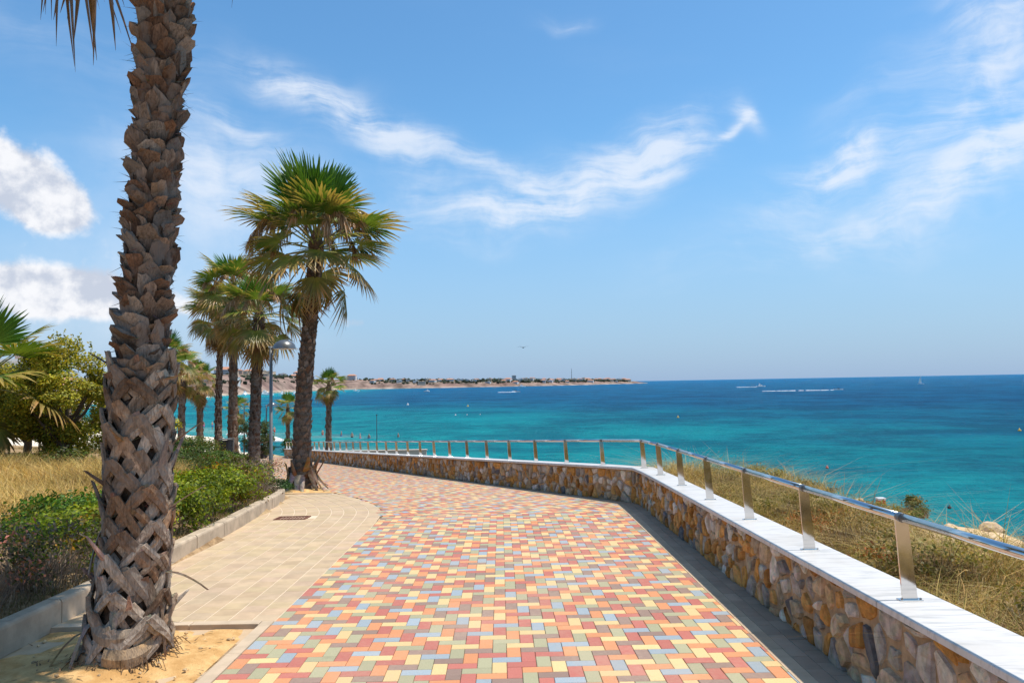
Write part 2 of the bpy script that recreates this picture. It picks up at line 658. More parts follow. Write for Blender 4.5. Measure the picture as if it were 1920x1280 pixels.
# ---------------------------------------------------------------- sea
def seamat():
    m, t, out = newmat('sea_water')
    P = pos(t)
    d = t.n('ShaderNodeAttribute', attribute_name='Col')
    sepc = t.n('ShaderNodeSeparateColor')
    t.l(d.outputs['Color'], sepc.inputs[0])
    far = sepc.outputs[0]
    patch = t.noise(t.mapping(P, sc=(.006, .014, 1)), 1.0, 6, .62, .4)
    patch2 = t.noise(t.mapping(P, sc=(.03, .09, 1)), 1.0, 5, .65)
    fac = t.m('ADD', far, t.m('ADD', t.m('MULTIPLY', t.m('SUBTRACT', patch, .5), .40), t.m('MULTIPLY', t.m('SUBTRACT', patch2, .5), .22)))
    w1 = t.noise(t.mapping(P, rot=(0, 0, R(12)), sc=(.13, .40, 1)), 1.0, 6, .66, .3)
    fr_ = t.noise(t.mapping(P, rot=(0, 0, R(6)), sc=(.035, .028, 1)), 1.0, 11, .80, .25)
    fac = t.m('ADD', fac, t.m('MULTIPLY', t.m('SUBTRACT', w1, .5), .55))  # wave noise shifts the colour too, painting darker and brighter waves
    c = t.ramp(fac, [(0.0, (.20, .46, .44)), (.12, (.006, .33, .375)), (.42, (.001, .235, .315)), (.64, (.001, .145, .265)), (.80, (.001, .11, .24)), (1.0, (.001, .10, .235))])
    # crests and troughs of a light chop, as bumps and as painted shading
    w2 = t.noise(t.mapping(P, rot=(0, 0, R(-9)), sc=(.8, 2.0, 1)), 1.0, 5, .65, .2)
    w3 = t.noise(t.mapping(P, rot=(0, 0, R(5)), sc=(.035, .11, 1)), 1.0, 4, .6)
    h = t.m('ADD', t.m('MULTIPLY', w1, 1.3), t.m('ADD', t.m('MULTIPLY', w2, .34), t.m('MULTIPLY', fr_, 1.3)))
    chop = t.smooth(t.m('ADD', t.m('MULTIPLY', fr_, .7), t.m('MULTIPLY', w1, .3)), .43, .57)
    c = t.mix(1.0, c, t.mix(chop, (.68, .74, .82), (1.50, 1.40, 1.26)), 'MULTIPLY')  # wave shading painted into the colour: troughs darkened, crests lightened
    foam = t.m('MULTIPLY', t.smooth(t.m('ADD', w1, t.m('MULTIPLY', w2, .35)), .90, .97), .55)
    c = t.mix(foam, c, (.62, .70, .70))
    nm = bump(t, h, 1.0, 3.2)
    df = t.n('ShaderNodeBsdfDiffuse')
    t.l(c, df.inputs[0]); t.l(nm, df.inputs['Normal'])
    gl = t.n('ShaderNodeBsdfGlossy', i_Roughness=.14)
    t.l(nm, gl.inputs['Normal'])
    fz = t.n('ShaderNodeFresnel', i_IOR=1.33)
    t.l(nm, fz.inputs['Normal'])
    mx = t.n('ShaderNodeMixShader')
    t.l(t.m('MINIMUM', t.m('MULTIPLY', fz.outputs[0], .75), .24), mx.inputs[0])
    t.l(df.outputs[0], mx.inputs[1]); t.l(gl.outputs[0], mx.inputs[2])
    t.l(mx.outputs[0], out.inputs[0])
    return m


sxs = np.concatenate([-np.geomspace(20000, 130, 26), np.linspace(-120, 160, 80), np.geomspace(170, 20000, 26)])
sys_ = np.concatenate([np.linspace(-60, 300, 90), np.geomspace(310, 26000, 40)])
X, Y = np.meshgrid(sxs, sys_)
nx, ny = len(sxs), len(sys_)
idx = np.arange(nx * ny).reshape(ny, nx)
F = np.stack([idx[:-1, :-1].ravel(), idx[:-1, 1:].ravel(), idx[1:, 1:].ravel(), idx[1:, :-1].ravel()], 1)
# distance from the shore stands for the depth of the water
sy = np.linspace(-60, 1840, 700)
shore = np.stack([xc(sy), sy], 1)
Pxy = np.stack([X.ravel(), Y.ravel()], 1)
dist = np.full(len(Pxy), 1e9)
for k in range(0, len(shore), 50):
    dd = np.sqrt(((Pxy[:, None, :] - shore[None, k:k + 50, :]) ** 2).sum(2)).min(1)
    dist = np.minimum(dist, dd)
depth = np.clip(dist / 260.0, 0, 1) ** .62
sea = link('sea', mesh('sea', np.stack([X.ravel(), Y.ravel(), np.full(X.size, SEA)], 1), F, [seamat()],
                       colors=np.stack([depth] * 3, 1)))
tag(sea, kind='structure')

# ---------------------------------------------------------------- the far side of the bay
HL = [(-900, 420, 12), (-620, 560, 12), (-420, 700, 10), (-345, 905, 20), (-385, 1290, 32), (-410, 1640, 34), (-408, 1838, 27), (-300, 1880, 22), (-205, 1900, 20), (-100, 1925, 17),
      (0, 1956, 17), (110, 2020, 15), (215, 2180, 14), (300, 2330, 14), (380, 2460, 12), (440, 2560, 9), (470, 2620, 3)]
hlp = np.array(HL, dtype=float)
seg = np.concatenate([[0], np.cumsum(np.hypot(np.diff(hlp[:, 0]), np.diff(hlp[:, 1])))])
NS = 260
ss = np.linspace(0, seg[-1], NS)
cx_, cy_, ch_ = (np.interp(ss, seg, hlp[:, i]) for i in range(3))
dxs, dys = np.gradient(cx_), np.gradient(cy_)
ln = np.hypot(dxs, dys)
nxs, nys = -dys / ln, dxs / ln           # inland
prof = [(0, -.15), (2, .05), (10, .14), (24, .50), (40, .70), (75, .86), (130, 1.0), (260, 1.0), (420, -.2)]
V, Cc = [], []
for i in range(NS):
    for j, (o, hh) in enumerate(prof):
        jit = vnoise(ss[i] * .03, j * 1.7, 1.0, 3)
        zz = SEA + ch_[i] * hh * (1 + (jit - .5) * (.5 if j in (3, 4, 5) else .14)) + (.6 if 0 < j else 0)
        V.append((cx_[i] + nxs[i] * o * min(1, .25 + ch_[i] / 20), cy_[i] + nys[i] * o * min(1, .25 + ch_[i] / 20), zz))
        red = vnoise(ss[i] * .02, j * .9, 1.0, 5)
        town = 1.0 if cx_[i] > -300 else 0.0
        base = np.array((.21, .13, .11)) * (1 - red) + np.array((.28, .21, .165)) * red  # greyed cliff tones stand in for distance haze
        if j <= 1: base = np.array((.38, .30, .235))
        if j >= 6: base = np.array((.22, .18, .11))
        if town and j >= 4: base = base * .5 + np.array((.06, .075, .04)) * .5
        Cc.append(base)
F = [(i * 9 + j, i * 9 + j + 1, (i + 1) * 9 + j + 1, (i + 1) * 9 + j) for i in range(NS - 1) for j in range(8)]
M_cliff = colmat('far_cliff', .95, .1, .35, .03, .2, .6, 1.0)
headland = link('headland', mesh('headland', V, F, [M_cliff], colors=np.array(Cc)))
tag(headland, kind='structure')


def headland_at(u, off):
    i = u * (NS - 1)
    i0 = min(int(i), NS - 2)
    f_ = i - i0
    k = min(1, .25 + ch_[i0] / 20)
    hh = np.interp(off, [p[0] for p in prof], [p[1] for p in prof])
    return (cx_[i0] * (1 - f_) + cx_[i0 + 1] * f_ + nxs[i0] * off * k, cy_[i0] * (1 - f_) + cy_[i0 + 1] * f_ + nys[i0] * off * k,
            SEA + ch_[i0] * hh)


M_hw = [flatmat('far_white_render', (.56, .545, .53), .8), flatmat('far_sand_render', (.60, .47, .34), .8), flatmat('far_pink_render', (.58, .38, .29), .8)]
M_hr = flatmat('far_tile_roof', (.42, .20, .12), .8)
M_hwin = flatmat('far_window', (.07, .09, .11), .3)


def far_house(name, p, wd, dp, ht, rz, mi, label, group, flat=False):
    r = empty(name, p)
    r.rotation_euler = (0, 0, rz)
    b = MB()
    b.box((0, 0, ht / 2 - 2), (wd, dp, ht + 4))
    b.build('wall', M_hw[mi], r)
    rf = MB()
    if flat:
        rf.box((0, 0, ht + .25), (wd + .6, dp + .6, .5))
        rf.box((wd * .15, 0, ht + 1.3), (wd * .3, dp * .4, 1.6))
        rf.build('roof', M_hw[mi], r)
    else:
        x, y, h = wd / 2 + .4, dp / 2 + .4, min(wd, dp) * .22
        rf.add([(-x, -y, ht), (x, -y, ht), (x, y, ht), (-x, y, ht), (-x * .55, 0, ht + h), (x * .55, 0, ht + h)],
               [(0, 1, 5, 4), (2, 3, 4, 5), (1, 2, 5), (3, 0, 4), (0, 3, 2, 1)])
        rf.build('roof', M_hr, r)
    wn = MB()
    nst, ncol = max(1, int(ht // 3)), max(2, int(wd // 4))
    for a in range(nst):
        wn.box((0, -dp / 2 - .03, 1.6 + a * 3), (wd * .8, .12, 1.3))
    tag(wn.build('windows', M_hwin, r), kind='stuff')
    tag(r, label, 'building', group)
    return r


rh = random.Random(3)
k = 0
for u0, u1, n_, offs, wds in ((.06, .36, 34, (28, 130), (12, 30)), (.40, .60, 16, (70, 140), (14, 34)), (.60, .965, 84, (22, 120), (9, 22))):
    for i in range(n_):
        u = u0 + (u1 - u0) * (i + rh.random() * .8) / n_
        off = rh.uniform(*offs)
        p = headland_at(u, off)
        wd = rh.uniform(*wds)
        ht = rh.choice([4, 6, 6, 7, 9]) * (1.5 if rh.random() < .1 and u < .62 else 1) * (1.15 if u < .6 else .95)
        flat = rh.random() < .55
        grp = ('town houses on the slope behind the harbour' if u < .36 else 'apartment blocks on the bare red cliff' if u < .60 else 'villas along the low headland')
        lab = {'to': 'small pale town house on the hillside behind the distant harbour', 'ap': 'pale block standing on top of the distant red cliff',
               'vi': 'small pale villa among trees on the distant headland'}[grp[:2]]
        far_house('far_house', p, wd, wd * rh.uniform(.5, .8), ht, rh.uniform(-.5, .5) + (1.2 if u < .25 else 0), rh.choice([0, 0, 1, 1, 2] if u < .6 else [0, 0, 0, 1]), lab, grp, flat)

# trees of the headland: a dark mass at this distance
tv, tf, tcl = [], [], []
ico = [(0, 0, 1), (.89, 0, .45), (.28, .85, .45), (-.72, .53, .45), (-.72, -.53, .45), (.28, -.85, .45), (.72, .53, -.45), (-.28, .85, -.45), (-.89, 0, -.45), (-.28, -.85, -.45), (.72, -.53, -.45), (0, 0, -1)]
icf = [(0, 1, 2), (0, 2, 3), (0, 3, 4), (0, 4, 5), (0, 5, 1), (1, 6, 2), (2, 7, 3), (3, 8, 4), (4, 9, 5), (5, 10, 1), (6, 7, 2), (7, 8, 3), (8, 9, 4), (9, 10, 5), (10, 6, 1), (11, 7, 6), (11, 8, 7), (11, 9, 8), (11, 10, 9), (11, 6, 10)]
for i in range(1500):
    u = rh.uniform(.60, .965) if i < 1150 else rh.uniform(.06, .60)
    p = headland_at(u, rh.uniform(24, 150))
    s = rh.uniform(1.6, 4.2) * (1.25 if rh.random() < .1 else 1)
    b = len(tv)
    for v in ico:
        j = rh.uniform(.7, 1.25)
        tv.append((p[0] + v[0] * s * 1.3 * j, p[1] + v[1] * s * j, p[2] + s * .7 + v[2] * s * j))
    g = rh.uniform(.6, 1.3)
    tcl += [(.045 * g, .062 * g, .032 * g)] * 12
    tf += [tuple(a + b for a in f_) for f_ in icf]
M_leaf = leafmat('foliage', .55, .40, .3)
ft = link('far_treetops', mesh('far_treetops', tv, tf, [M_leaf], colors=np.array(tcl)))
tag(ft, 'dark green treetops massed along the distant headland', 'trees', kind='stuff')
# the thin mast on the headland
p = headland_at(.855, 90)
b = MB()
b.tube([(0, 0, 0), (0, 0, 20), (0, 0, 38)], [.9, .6, .3], 6)
b.box((0, 0, 26), (2.4, 2.4, 1.0)); b.box((0, 0, 33), (1.8, 1.8, .8))
M_dkmetal = flatmat('dark_metal', (.10, .11, .12), .5, .3)
o = b.build('radio_mast', M_dkmetal, loc=p)
tag(o, 'thin dark radio mast rising above the low headland', 'mast')
p = headland_at(.738, 80)
far_house('white_tower_block', p, 11, 9, 15, .1, 0, 'white tower taller than its neighbours on the low headland', None, True)
# ---------------------------------------------------------------- promenade paving
def sweep(poly, sect, zf=pz, closed=True, ends=True):
    """Sweep a section [(offset to the right, height)] along a plan polyline [(x, y)], mitred."""
    P = [Vector((p[0], p[1])) for p in poly]
    V, F = [], []
    k = len(sect)
    for i, p in enumerate(P):
        d0 = (P[i] - P[i - 1]).normalized() if i > 0 else (P[1] - P[0]).normalized()
        d1 = (P[i + 1] - P[i]).normalized() if i < len(P) - 1 else d0
        t = (d0 + d1).normalized()
        n_ = Vector((t.y, -t.x))
        q = 1.0 / max(.3, n_.dot(Vector((d1.y, -d1.x))))
        z0 = pzf(p.y)
        for o_, h_ in sect:
            V.append((p.x + n_.x * o_ * q, p.y + n_.y * o_ * q, z0 + h_))
    rngk = range(k) if closed else range(k - 1)
    for i in range(len(P) - 1):
        for j in rngk:
            j2 = (j + 1) % k
            F.append((i * k + j, (i + 1) * k + j, (i + 1) * k + j2, i * k + j2))
    if ends and closed:
        F.append(tuple(range(k)))
        F.append(tuple((len(P) - 1) * k + j for j in range(k - 1, -1, -1)))
    return V, F


def clip_poly(poly, region):
    out = poly
    n_ = len(region)
    for i in range(n_):
        a, b = region[i], region[(i + 1) % n_]
        ex, ey = b[0] - a[0], b[1] - a[1]
        inp, out = out, []
        for j in range(len(inp)):
            p, q = inp[j], inp[(j + 1) % len(inp)]
            dp = ex * (p[1] - a[1]) - ey * (p[0] - a[0])
            dq = ex * (q[1] - a[1]) - ey * (q[0] - a[0])
            if dp >= 0: out.append(p)
            if (dp >= 0) != (dq >= 0):
                t = dp / (dp - dq)
                out.append((p[0] + (q[0] - p[0]) * t, p[1] + (q[1] - p[1]) * t))
        if not out:
            return []
    return out


def area(poly):
    return .5 * sum(poly[i][0] * poly[(i + 1) % len(poly)][1] - poly[(i + 1) % len(poly)][0] * poly[i][1] for i in range(len(poly)))


def inset(poly, d):
    cx = sum(p[0] for p in poly) / len(poly)
    cy = sum(p[1] for p in poly) / len(poly)
    out = []
    for p in poly:
        l = math.hypot(p[0] - cx, p[1] - cy)
        s = max(.3, 1 - d * 1.3 / max(l, 1e-4))
        out.append((cx + (p[0] - cx) * s, cy + (p[1] - cy) * s))
    return out


def slab_vf(poly, h=0.0, gap=.0016, bev=.003, depth_=.02, zf=pzf):
    """A paving piece: poly in plan, its top following the slope."""
    a = inset(poly, gap)
    b = inset(poly, gap + bev)
    n_ = len(poly)
    V = [(p[0], p[1], zf(p[1]) + h - depth_) for p in a] + [(p[0], p[1], zf(p[1]) + h - bev * .7) for p in a] + [(p[0], p[1], zf(p[1]) + h) for p in b]
    F = []
    for i in range(n_):
        j = (i + 1) % n_
        F.append((i, j, n_ + j, n_ + i))
        F.append((n_ + i, n_ + j, 2 * n_ + j, 2 * n_ + i))
    F.append(tuple(range(2 * n_, 3 * n_)))
    return V, F


def lb(y):                                # left edge of the coloured paving
    return -1.97 - .0165 * (y - 4.96)


TH1 = R(.95)
U = .1
reg1 = [(lb(2.6), 2.6), (1.745, 2.6), (1.745, 12.0), (lb(12.0), 12.0)]
TH2 = math.atan(K2)
reg2 = [(lb(12.0), 12.0), (1.745, 12.0), (1.745, BEND - .09), (1.745 - K2 * (57 - BEND + .09), 57), (1.745 - K2 * (57 - BEND + .09) - 6.2, 57), (-5.9, 17.4)]
# the rounded end of the plain paving on the left
ctrl = [(lb(10.0), 10.0), (lb(11.0), 11.0), (-2.17, 12.3), (-2.40, 13.3), (-2.76, 14.3), (-3.28, 15.5), (-3.92, 16.7), (-4.7, 17.9), (-5.6, 19.0)]


def catmull(pts, n_=10):
    out = []
    for i in range(1, len(pts) - 2):
        p0, p1, p2, p3 = (np.array(pts[i + k - 1], float) for k in range(4))
        for t in np.linspace(0, 1, n_, endpoint=False):
            out.append(tuple(.5 * ((2 * p1) + (-p0 + p2) * t + (2 * p0 - 5 * p1 + 4 * p2 - p3) * t * t + (-p0 + 3 * p1 - 3 * p2 + p3) * t ** 3)))
    out.append(tuple(pts[-2]))
    return out


tanedge = [(lb(y), y) for y in np.arange(6.3, 11.0, .25)] + catmull(ctrl, 10)
tex, tey = np.array([p[0] for p in tanedge]), np.array([p[1] for p in tanedge])


def in_tan(x, y):
    return 11 < y < 17.0 and x < np.interp(y, tey, tex)


pieces = []                               # (poly, colour, whole, H or V, centre)
prng = random.Random(11)
WEI = [.22, .24, .19, .15, .095, .105]


def herring(region, th, origin, nu, nv, skip=None):
    ca, sa = math.cos(th), math.sin(th)
    xs = [p[0] for p in region]; ys = [p[1] for p in region]
    bx0, bx1, by0, by1 = min(xs) - .3, max(xs) + .3, min(ys) - .3, max(ys) + .3
    colr = {}
    for j in range(nv[0], nv[1]):
        for i in range(nu[0], nu[1]):
            v = (i + j) % 4
            if v == 0: cells, hv = [(i, j), (i + 2, j), (i + 2, j + 1), (i, j + 1)], 'H'
            elif v == 2: cells, hv = [(i, j), (i + 1, j), (i + 1, j + 2), (i, j + 2)], 'V'
            else: continue
            cxm = sum(c[0] for c in cells) / 4 * U
            cym = sum(c[1] for c in cells) / 4 * U
            wx, wy = origin[0] + cxm * ca - cym * sa, origin[1] + cxm * sa + cym * ca
            if not (bx0 < wx < bx1 and by0 < wy < by1):
                continue
            if skip and skip(wx, wy):
                continue
            poly = [(origin[0] + c[0] * U * ca - c[1] * U * sa, origin[1] + c[0] * U * sa + c[1] * U * ca) for c in cells]
            cl = clip_poly(poly, region)
            if len(cl) < 3: continue
            ar = area(cl)
            if ar < .0012: continue
            bad = [colr.get(q) for q in ((i - 1, j), (i, j - 1), (i + 1, j - 1), (i - 1, j + 1), (i - 2, j), (i, j - 2))]
            for _ in range(6):
                c_ = prng.choices(range(6), WEI)[0]
                if c_ not in bad: break
            for q in ((i, j), (i + 1, j), (i, j + 1)) if True else (): colr[q] = c_
            pieces.append((cl, c_, ar > .0199, hv, (wx, wy), th))


# (i + j) % 4 == 0 starts a lying paver, == 2 a standing one
herring(reg1, TH1, (lb(2.6), 2.6), (-6, 46), (-2, 102))
n1 = len(pieces)
herring(reg2, TH2, (lb(12.0), 12.0), (-260, 220), (-60, 560), in_tan)


def inview(x, y, z=0.0, mx=1.03):
    v = cam.matrix_world.inverted() @ Vector((x, y, z))
    if v.z > -.1: return False
    px, py = 960 - 1410 * v.x / v.z, 640 + 1410 * v.y / v.z
    return -40 < px < 1960 and -40 < py < 1295


base_path = []
bp = [(x_, y_) for y_ in [2.4, 5, 8, 11, 12, 12.4, 12.8, 13.1]for x_ in [0]]
path = MB()
V, F = sweep([(2.1, y_) for y_ in np.arange(-4, BEND, .5)] + [(2.1 - K2 * (y_ - BEND), y_) for y_ in np.arange(BEND, 58, 1.0)],
             [(-7.6, -.03), (-3.9, -.03), (-1.5, -.03), (.1, -.03)], closed=False, ends=False)
path.add(V, F)
path_o = path.build('promenade', M_bed)
tag(path_o, kind='structure')
M_joint = flatmat('joint_sand', (.40, .30, .20), .95, 0, .2, 30)
jt = MB()
V, F = sweep([(0, y_) for y_ in np.arange(2.6, 12.1, .4)], [(-2.1, -.011), (1.76, -.011)], closed=False, ends=False)
jt.add(V, F)
V, F = sweep([(1.9 if y_ <= BEND else 1.9 - K2 * (y_ - BEND), y_) for y_ in list(np.arange(12.0, BEND, .3)) + list(np.arange(BEND, 57, .8))],
             [(-6.0, -.0125), (-3.0, -.0125), (0, -.0125)], closed=False, ends=False)
jt.add(V, F)
jt.build('joint_bed', M_joint, path_o)

cand = sorted([(p[4][0] ** 2 + p[4][1] ** 2, i) for i, p in enumerate(pieces[:n1]) if p[2] and inview(p[4][0], p[4][1], pzf(p[4][1]))])
single = set(i for _, i in cand[:300])
pv_mesh = []
for c_ in range(6):
    V, F = box_vf((.1968, .0968, .022), .003)
    me = mesh('paver', V, F, [PAV[c_]])
    pv_mesh.append(me)
SV, SF, SM = [], [], []
for i, (poly, c_, whole, hv, ctr, th) in enumerate(pieces):
    dz = prng.uniform(-.0012, .0012)
    if i in single:
        o = bpy.data.objects.new('paver', pv_mesh[c_])
        o.matrix_world = (Matrix.Translation((ctr[0], ctr[1], pzf(ctr[1]) - .011 + dz)) @ Matrix.Rotation(slope(ctr[1]) + prng.uniform(-.006, .006), 4, 'X')
                          @ Matrix.Rotation(prng.uniform(-.006, .006), 4, 'Y') @ Matrix.Rotation(th + (0 if hv == 'H' else math.pi / 2) + prng.uniform(-.006, .006), 4, 'Z'))
        col.objects.link(o)
        o.parent = path_o
        continue
    if math.hypot(*ctr) < 22:
        V, F = slab_vf(poly, dz)
    else:
        a = inset(poly, .002)
        V = [(p[0], p[1], pzf(p[1]) + dz) for p in a]
        F = [tuple(range(len(a)))]
    b = len(SV)
    SV += V
    SF += [tuple(k + b for k in f_) for f_ in F]
    SM += [c_] * len(F)
o = link('paver_field', mesh('paver_field', SV, SF, PAV, SM), path_o)
tag(o, kind='stuff')

# ---------------------------------------------------------------- plain tan paving on the left
side = MB()
side.add([(xk(y) - .06, y, pzf(y) - .0035) for y in np.arange(6.2, 17.3, .3)] + [(min(np.interp(y, tey, tex), lb(y)) + .0, y, pzf(y) - .0035) for y in np.arange(6.2, 17.3, .3)],
         [(i, i + 37, i + 38, i + 1) for i in range(36)])
side_o = side.build('side_paving', M_mortar_line)
tag(side_o, kind='structure')
dens = []
acc = 0.0
tp = [Vector(p) for p in tanedge]
sacc = [0.0]
for i in range(1, len(tp)):
    sacc.append(sacc[-1] + (tp[i] - tp[i - 1]).length)
sacc = np.array(sacc)


def edge_at(s, u):
    x = float(np.interp(s, sacc, tex)); y = float(np.interp(s, sacc, tey))
    x2 = float(np.interp(s + .25, sacc, tex)); y2 = float(np.interp(s + .25, sacc, tey))
    x1 = float(np.interp(s - .25, sacc, tex)); y1 = float(np.interp(s - .25, sacc, tey))
    t = Vector((x2 - x1, y2 - y1)).normalized()
    return (x - t.y * u, y + t.x * u)


bricks = []
for r_ in range(0, 14):
    off = .1 if r_ % 2 else 0.0
    nb = int(sacc[-1] / .2)
    for q in range(-1, nb):
        s0, s1 = q * .2 + off, q * .2 + .2 + off
        if r_ == 0:
            u0, u1 = .002, .2
        else:
            u0, u1 = r_ * .2 + .001, r_ * .2 + .2
        s0c = max(s0, 0.0)
        if s1 - s0c < .03: continue
        g_ = .0055
        poly = [edge_at(s0c + .0008, u0 + g_), edge_at(s1 - .0008, u0 + g_), edge_at(s1 - .0008, u1 - g_), edge_at(s0c + .0008, u1 - g_)]
        if area(poly) < 0: poly = poly[::-1]
        cx = sum(p[0] for p in poly) / 4; cy = sum(p[1] for p in poly) / 4
        if cx < xk(cy) - .08 or area(poly) < .003: continue
        far = 16.72 + (cx + 3.9) * -.25
        if max(p[1] for p in poly) > far - .02: continue
        if -3.78 < cx < -3.23 and 11.78 < cy < 12.14: continue
        bricks.append((poly, (cx, cy)))
brng = random.Random(5)
order = sorted(range(len(bricks)), key=lambda i: bricks[i][1][0] ** 2 + bricks[i][1][1] ** 2)
tsing = set([i for i in order if inview(*bricks[i][1])][:300])
SV, SF, SC = [], [], []
for i, (poly, ctr) in enumerate(bricks):
    V, F = slab_vf(poly, brng.uniform(-.0006, .0006), .0, .0012, .016)
    g = brng.uniform(.93, 1.06)
    c_ = (.475 * g, .350 * g * brng.uniform(.97, 1.02), .225 * g * brng.uniform(.94, 1.04))
    if i in tsing:
        cz = pzf(ctr[1])
        V2 = [(v[0] - ctr[0], v[1] - ctr[1], v[2] - cz) for v in V]
        link('paving_brick', mesh('paving_brick', V2, F, [M_tan], colors=np.array([c_] * len(V))), side_o, (ctr[0], ctr[1], cz))
    else:
        b = len(SV)
        SV += V; SF += [tuple(k + b for k in f_) for f_ in F]; SC += [c_] * len(V)
o = link('brick_field', mesh('brick_field', SV, SF, [M_tan], colors=np.array(SC)), side_o)
tag(o, kind='stuff')

# edging stones round the palm's pit, at the end of the plain paving and along the coloured one
def edging(x0, y0, x1, y1, wd, n_, parent, c_=(.52, .40, .28), h=.012):
    d = Vector((x1 - x0, y1 - y0)); L = d.length; d.normalize()
    nn = Vector((d.y, -d.x))
    for i in range(n_):
        a0, a1 = L * i / n_ + .003, L * (i + 1) / n_ - .003
        poly = [(x0 + d.x * a + nn.x * o_, y0 + d.y * a + nn.y * o_) for a, o_ in ((a0, 0), (a0, wd), (a1, wd), (a1, 0))]
        if area(poly) < 0: poly = poly[::-1]
        V, F = slab_vf(poly, h, .0, .006, .12)
        g = brng.uniform(.92, 1.05)
        link('edging_stone', mesh('edging_stone', V, F, [M_tan], colors=np.array([[x_ * g for x_ in c_]] * len(V))), parent)


pit = MB()
ys = np.arange(1.5, 6.21, .12)
xs_ = np.linspace(0, 1, 26)
Vp = []
for y in ys:
    xa, xb = float(xk(y)) - .05, lb(y) - .09
    for t in xs_:
        x = xa + (xb - xa) * t
        d = math.hypot(x + 2.80, y - 5.47)
        h = -.028 + .10 * math.exp(-(d / .45) ** 2) + float(vnoise(x, y, 4, 8) - .5) * .05 + float(vnoise(x, y, 11, 9) - .5) * .028
        e = min(t, 1 - t) * 26
        Vp.append((x, y, pzf(y) + (h if e > 1.5 else min(h, -.03))))
nxp = len(xs_)
Fp = [(i * nxp + j, i * nxp + j + 1, (i + 1) * nxp + j + 1, (i + 1) * nxp + j) for i in range(len(ys) - 1) for j in range(nxp - 1)]
pit_o = link('palm_pit', mesh('palm_pit', Vp, Fp, [M_sand], smooth=True))
tag(pit_o, kind='structure')
edging(float(xk(6.25)), 6.3, lb(6.3) - .10, 6.3, .10, 3, pit_o)
edging(lb(1.5) - .098, 1.5, lb(6.3) - .098, 6.3, .095, 6, pit_o, h=.006)
# clods, pebbles and dry leaf bits lying in the pit
M_pebble = colmat('pebble', .9, .2, .2, 20, 60, .5, .004)
M_litter = colmat('dry_litter', .9, .15, .2, 20, 60, .3, .003)
pb, lt = MB(), MB()
for i in range(170):
    y = brng.uniform(2.6, 6.1); x = brng.uniform(float(xk(y)) + .05, lb(y) - .2)
    s = brng.uniform(.006, .018)
    z = pzf(y) - .02 + .09 * math.exp(-(math.hypot(x + 2.80, y - 5.47) / .45) ** 2)
    g = brng.uniform(.6, 1.15)
    pb.add([(x + v[0] * s * brng.uniform(.7, 1.3), y + v[1] * s * brng.uniform(.7, 1.3), z + v[2] * s * .7) for v in ico], icf, 0, (.58 * g, .40 * g, .22 * g))
for i in range(120):
    y = brng.uniform(2.6, 6.1); x = brng.uniform(float(xk(y)) + .05, lb(y) - .15)
    if brng.random() < .5:
        a_ = brng.uniform(0, 6.28); r_ = abs(brng.gauss(0, .35)) + .25
        x, y = -2.80 + math.cos(a_) * r_, min(6.1, 5.40 + math.sin(a_) * r_)
    z = pzf(y) - .005 + .10 * math.exp(-(math.hypot(x + 2.80, y - 5.47) / .45) ** 2)
    a = brng.uniform(0, 6.28); L = brng.uniform(.02, .10)
    dx, dy = math.cos(a) * L, math.sin(a) * L
    wv = .006
    lt.add([(x - dy * wv / L, y + dx * wv / L, z), (x + dy * wv / L, y - dx * wv / L, z), (x + dx, y + dy, z + brng.uniform(0, .02))], [(0, 1, 2)], 0, (.17, .10, .055))
tag(pb.build('pit_gravel', M_pebble, pit_o, use_col=True), kind='stuff')
tag(lt.build('pit_litter', M_litter, pit_o, use_col=True), kind='stuff')
# the second palm's pit
Vp = []
for y in np.arange(16.75, 19.0, .15):
    for x in np.arange(-6.2, -3.7, .15):
        Vp.append((x, y, pzf(y) - .004 + float(vnoise(x, y, 3, 4)) * .03 + .10 * math.exp(-(math.hypot(x + 5.0, y - 17.75) / .5) ** 2)))
nyp, nxp = len(np.arange(16.75, 19.0, .15)), len(np.arange(-6.2, -3.7, .15))
Fp = [(i * nxp + j, i * nxp + j + 1, (i + 1) * nxp + j + 1, (i + 1) * nxp + j) for i in range(nyp - 1) for j in range(nxp - 1)
      if Vp[i * nxp + j][0] < np.interp(Vp[i * nxp + j][1], tey, tex) - .1]
pit2 = link('palm_pit', mesh('palm_pit_b', Vp, Fp, [M_sand], smooth=True))
tag(pit2, kind='structure')
edging(-5.25, 17.05, -3.98, 16.74, .10, 2, pit2, h=.014)

# the drain set in the plain paving
dr = empty('drain_cover', (-3.505, 11.96, pzf(11.96)))
dr.rotation_euler = (slope(11.96), 0, 0)
M_rust = flatmat('rusty_iron', (.16, .065, .04), .8, .3, .3, 14, .3, .4)
b = MB()
for sx, sy_, w_, d_ in ((0, -.16, .5, .03), (0, .16, .5, .03), (-.235, 0, .03, .29), (.235, 0, .03, .29)):
    b.box((sx, sy_, -.006), (w_, d_, .03))
b.build('frame', M_rust, dr)
for i in range(9):
    b = MB(); b.box((-.195 + i * .0487, 0, -.009), (.03, .288, .02)); b.build('bar', M_rust, dr)
b = MB(); b.box((0, 0, -.014), (.46, .3, .004)); b.build('grate_pan', M_dkmetal, dr)
tag(dr, 'small rusty drain grate set flush in the plain tan paving', 'drain')

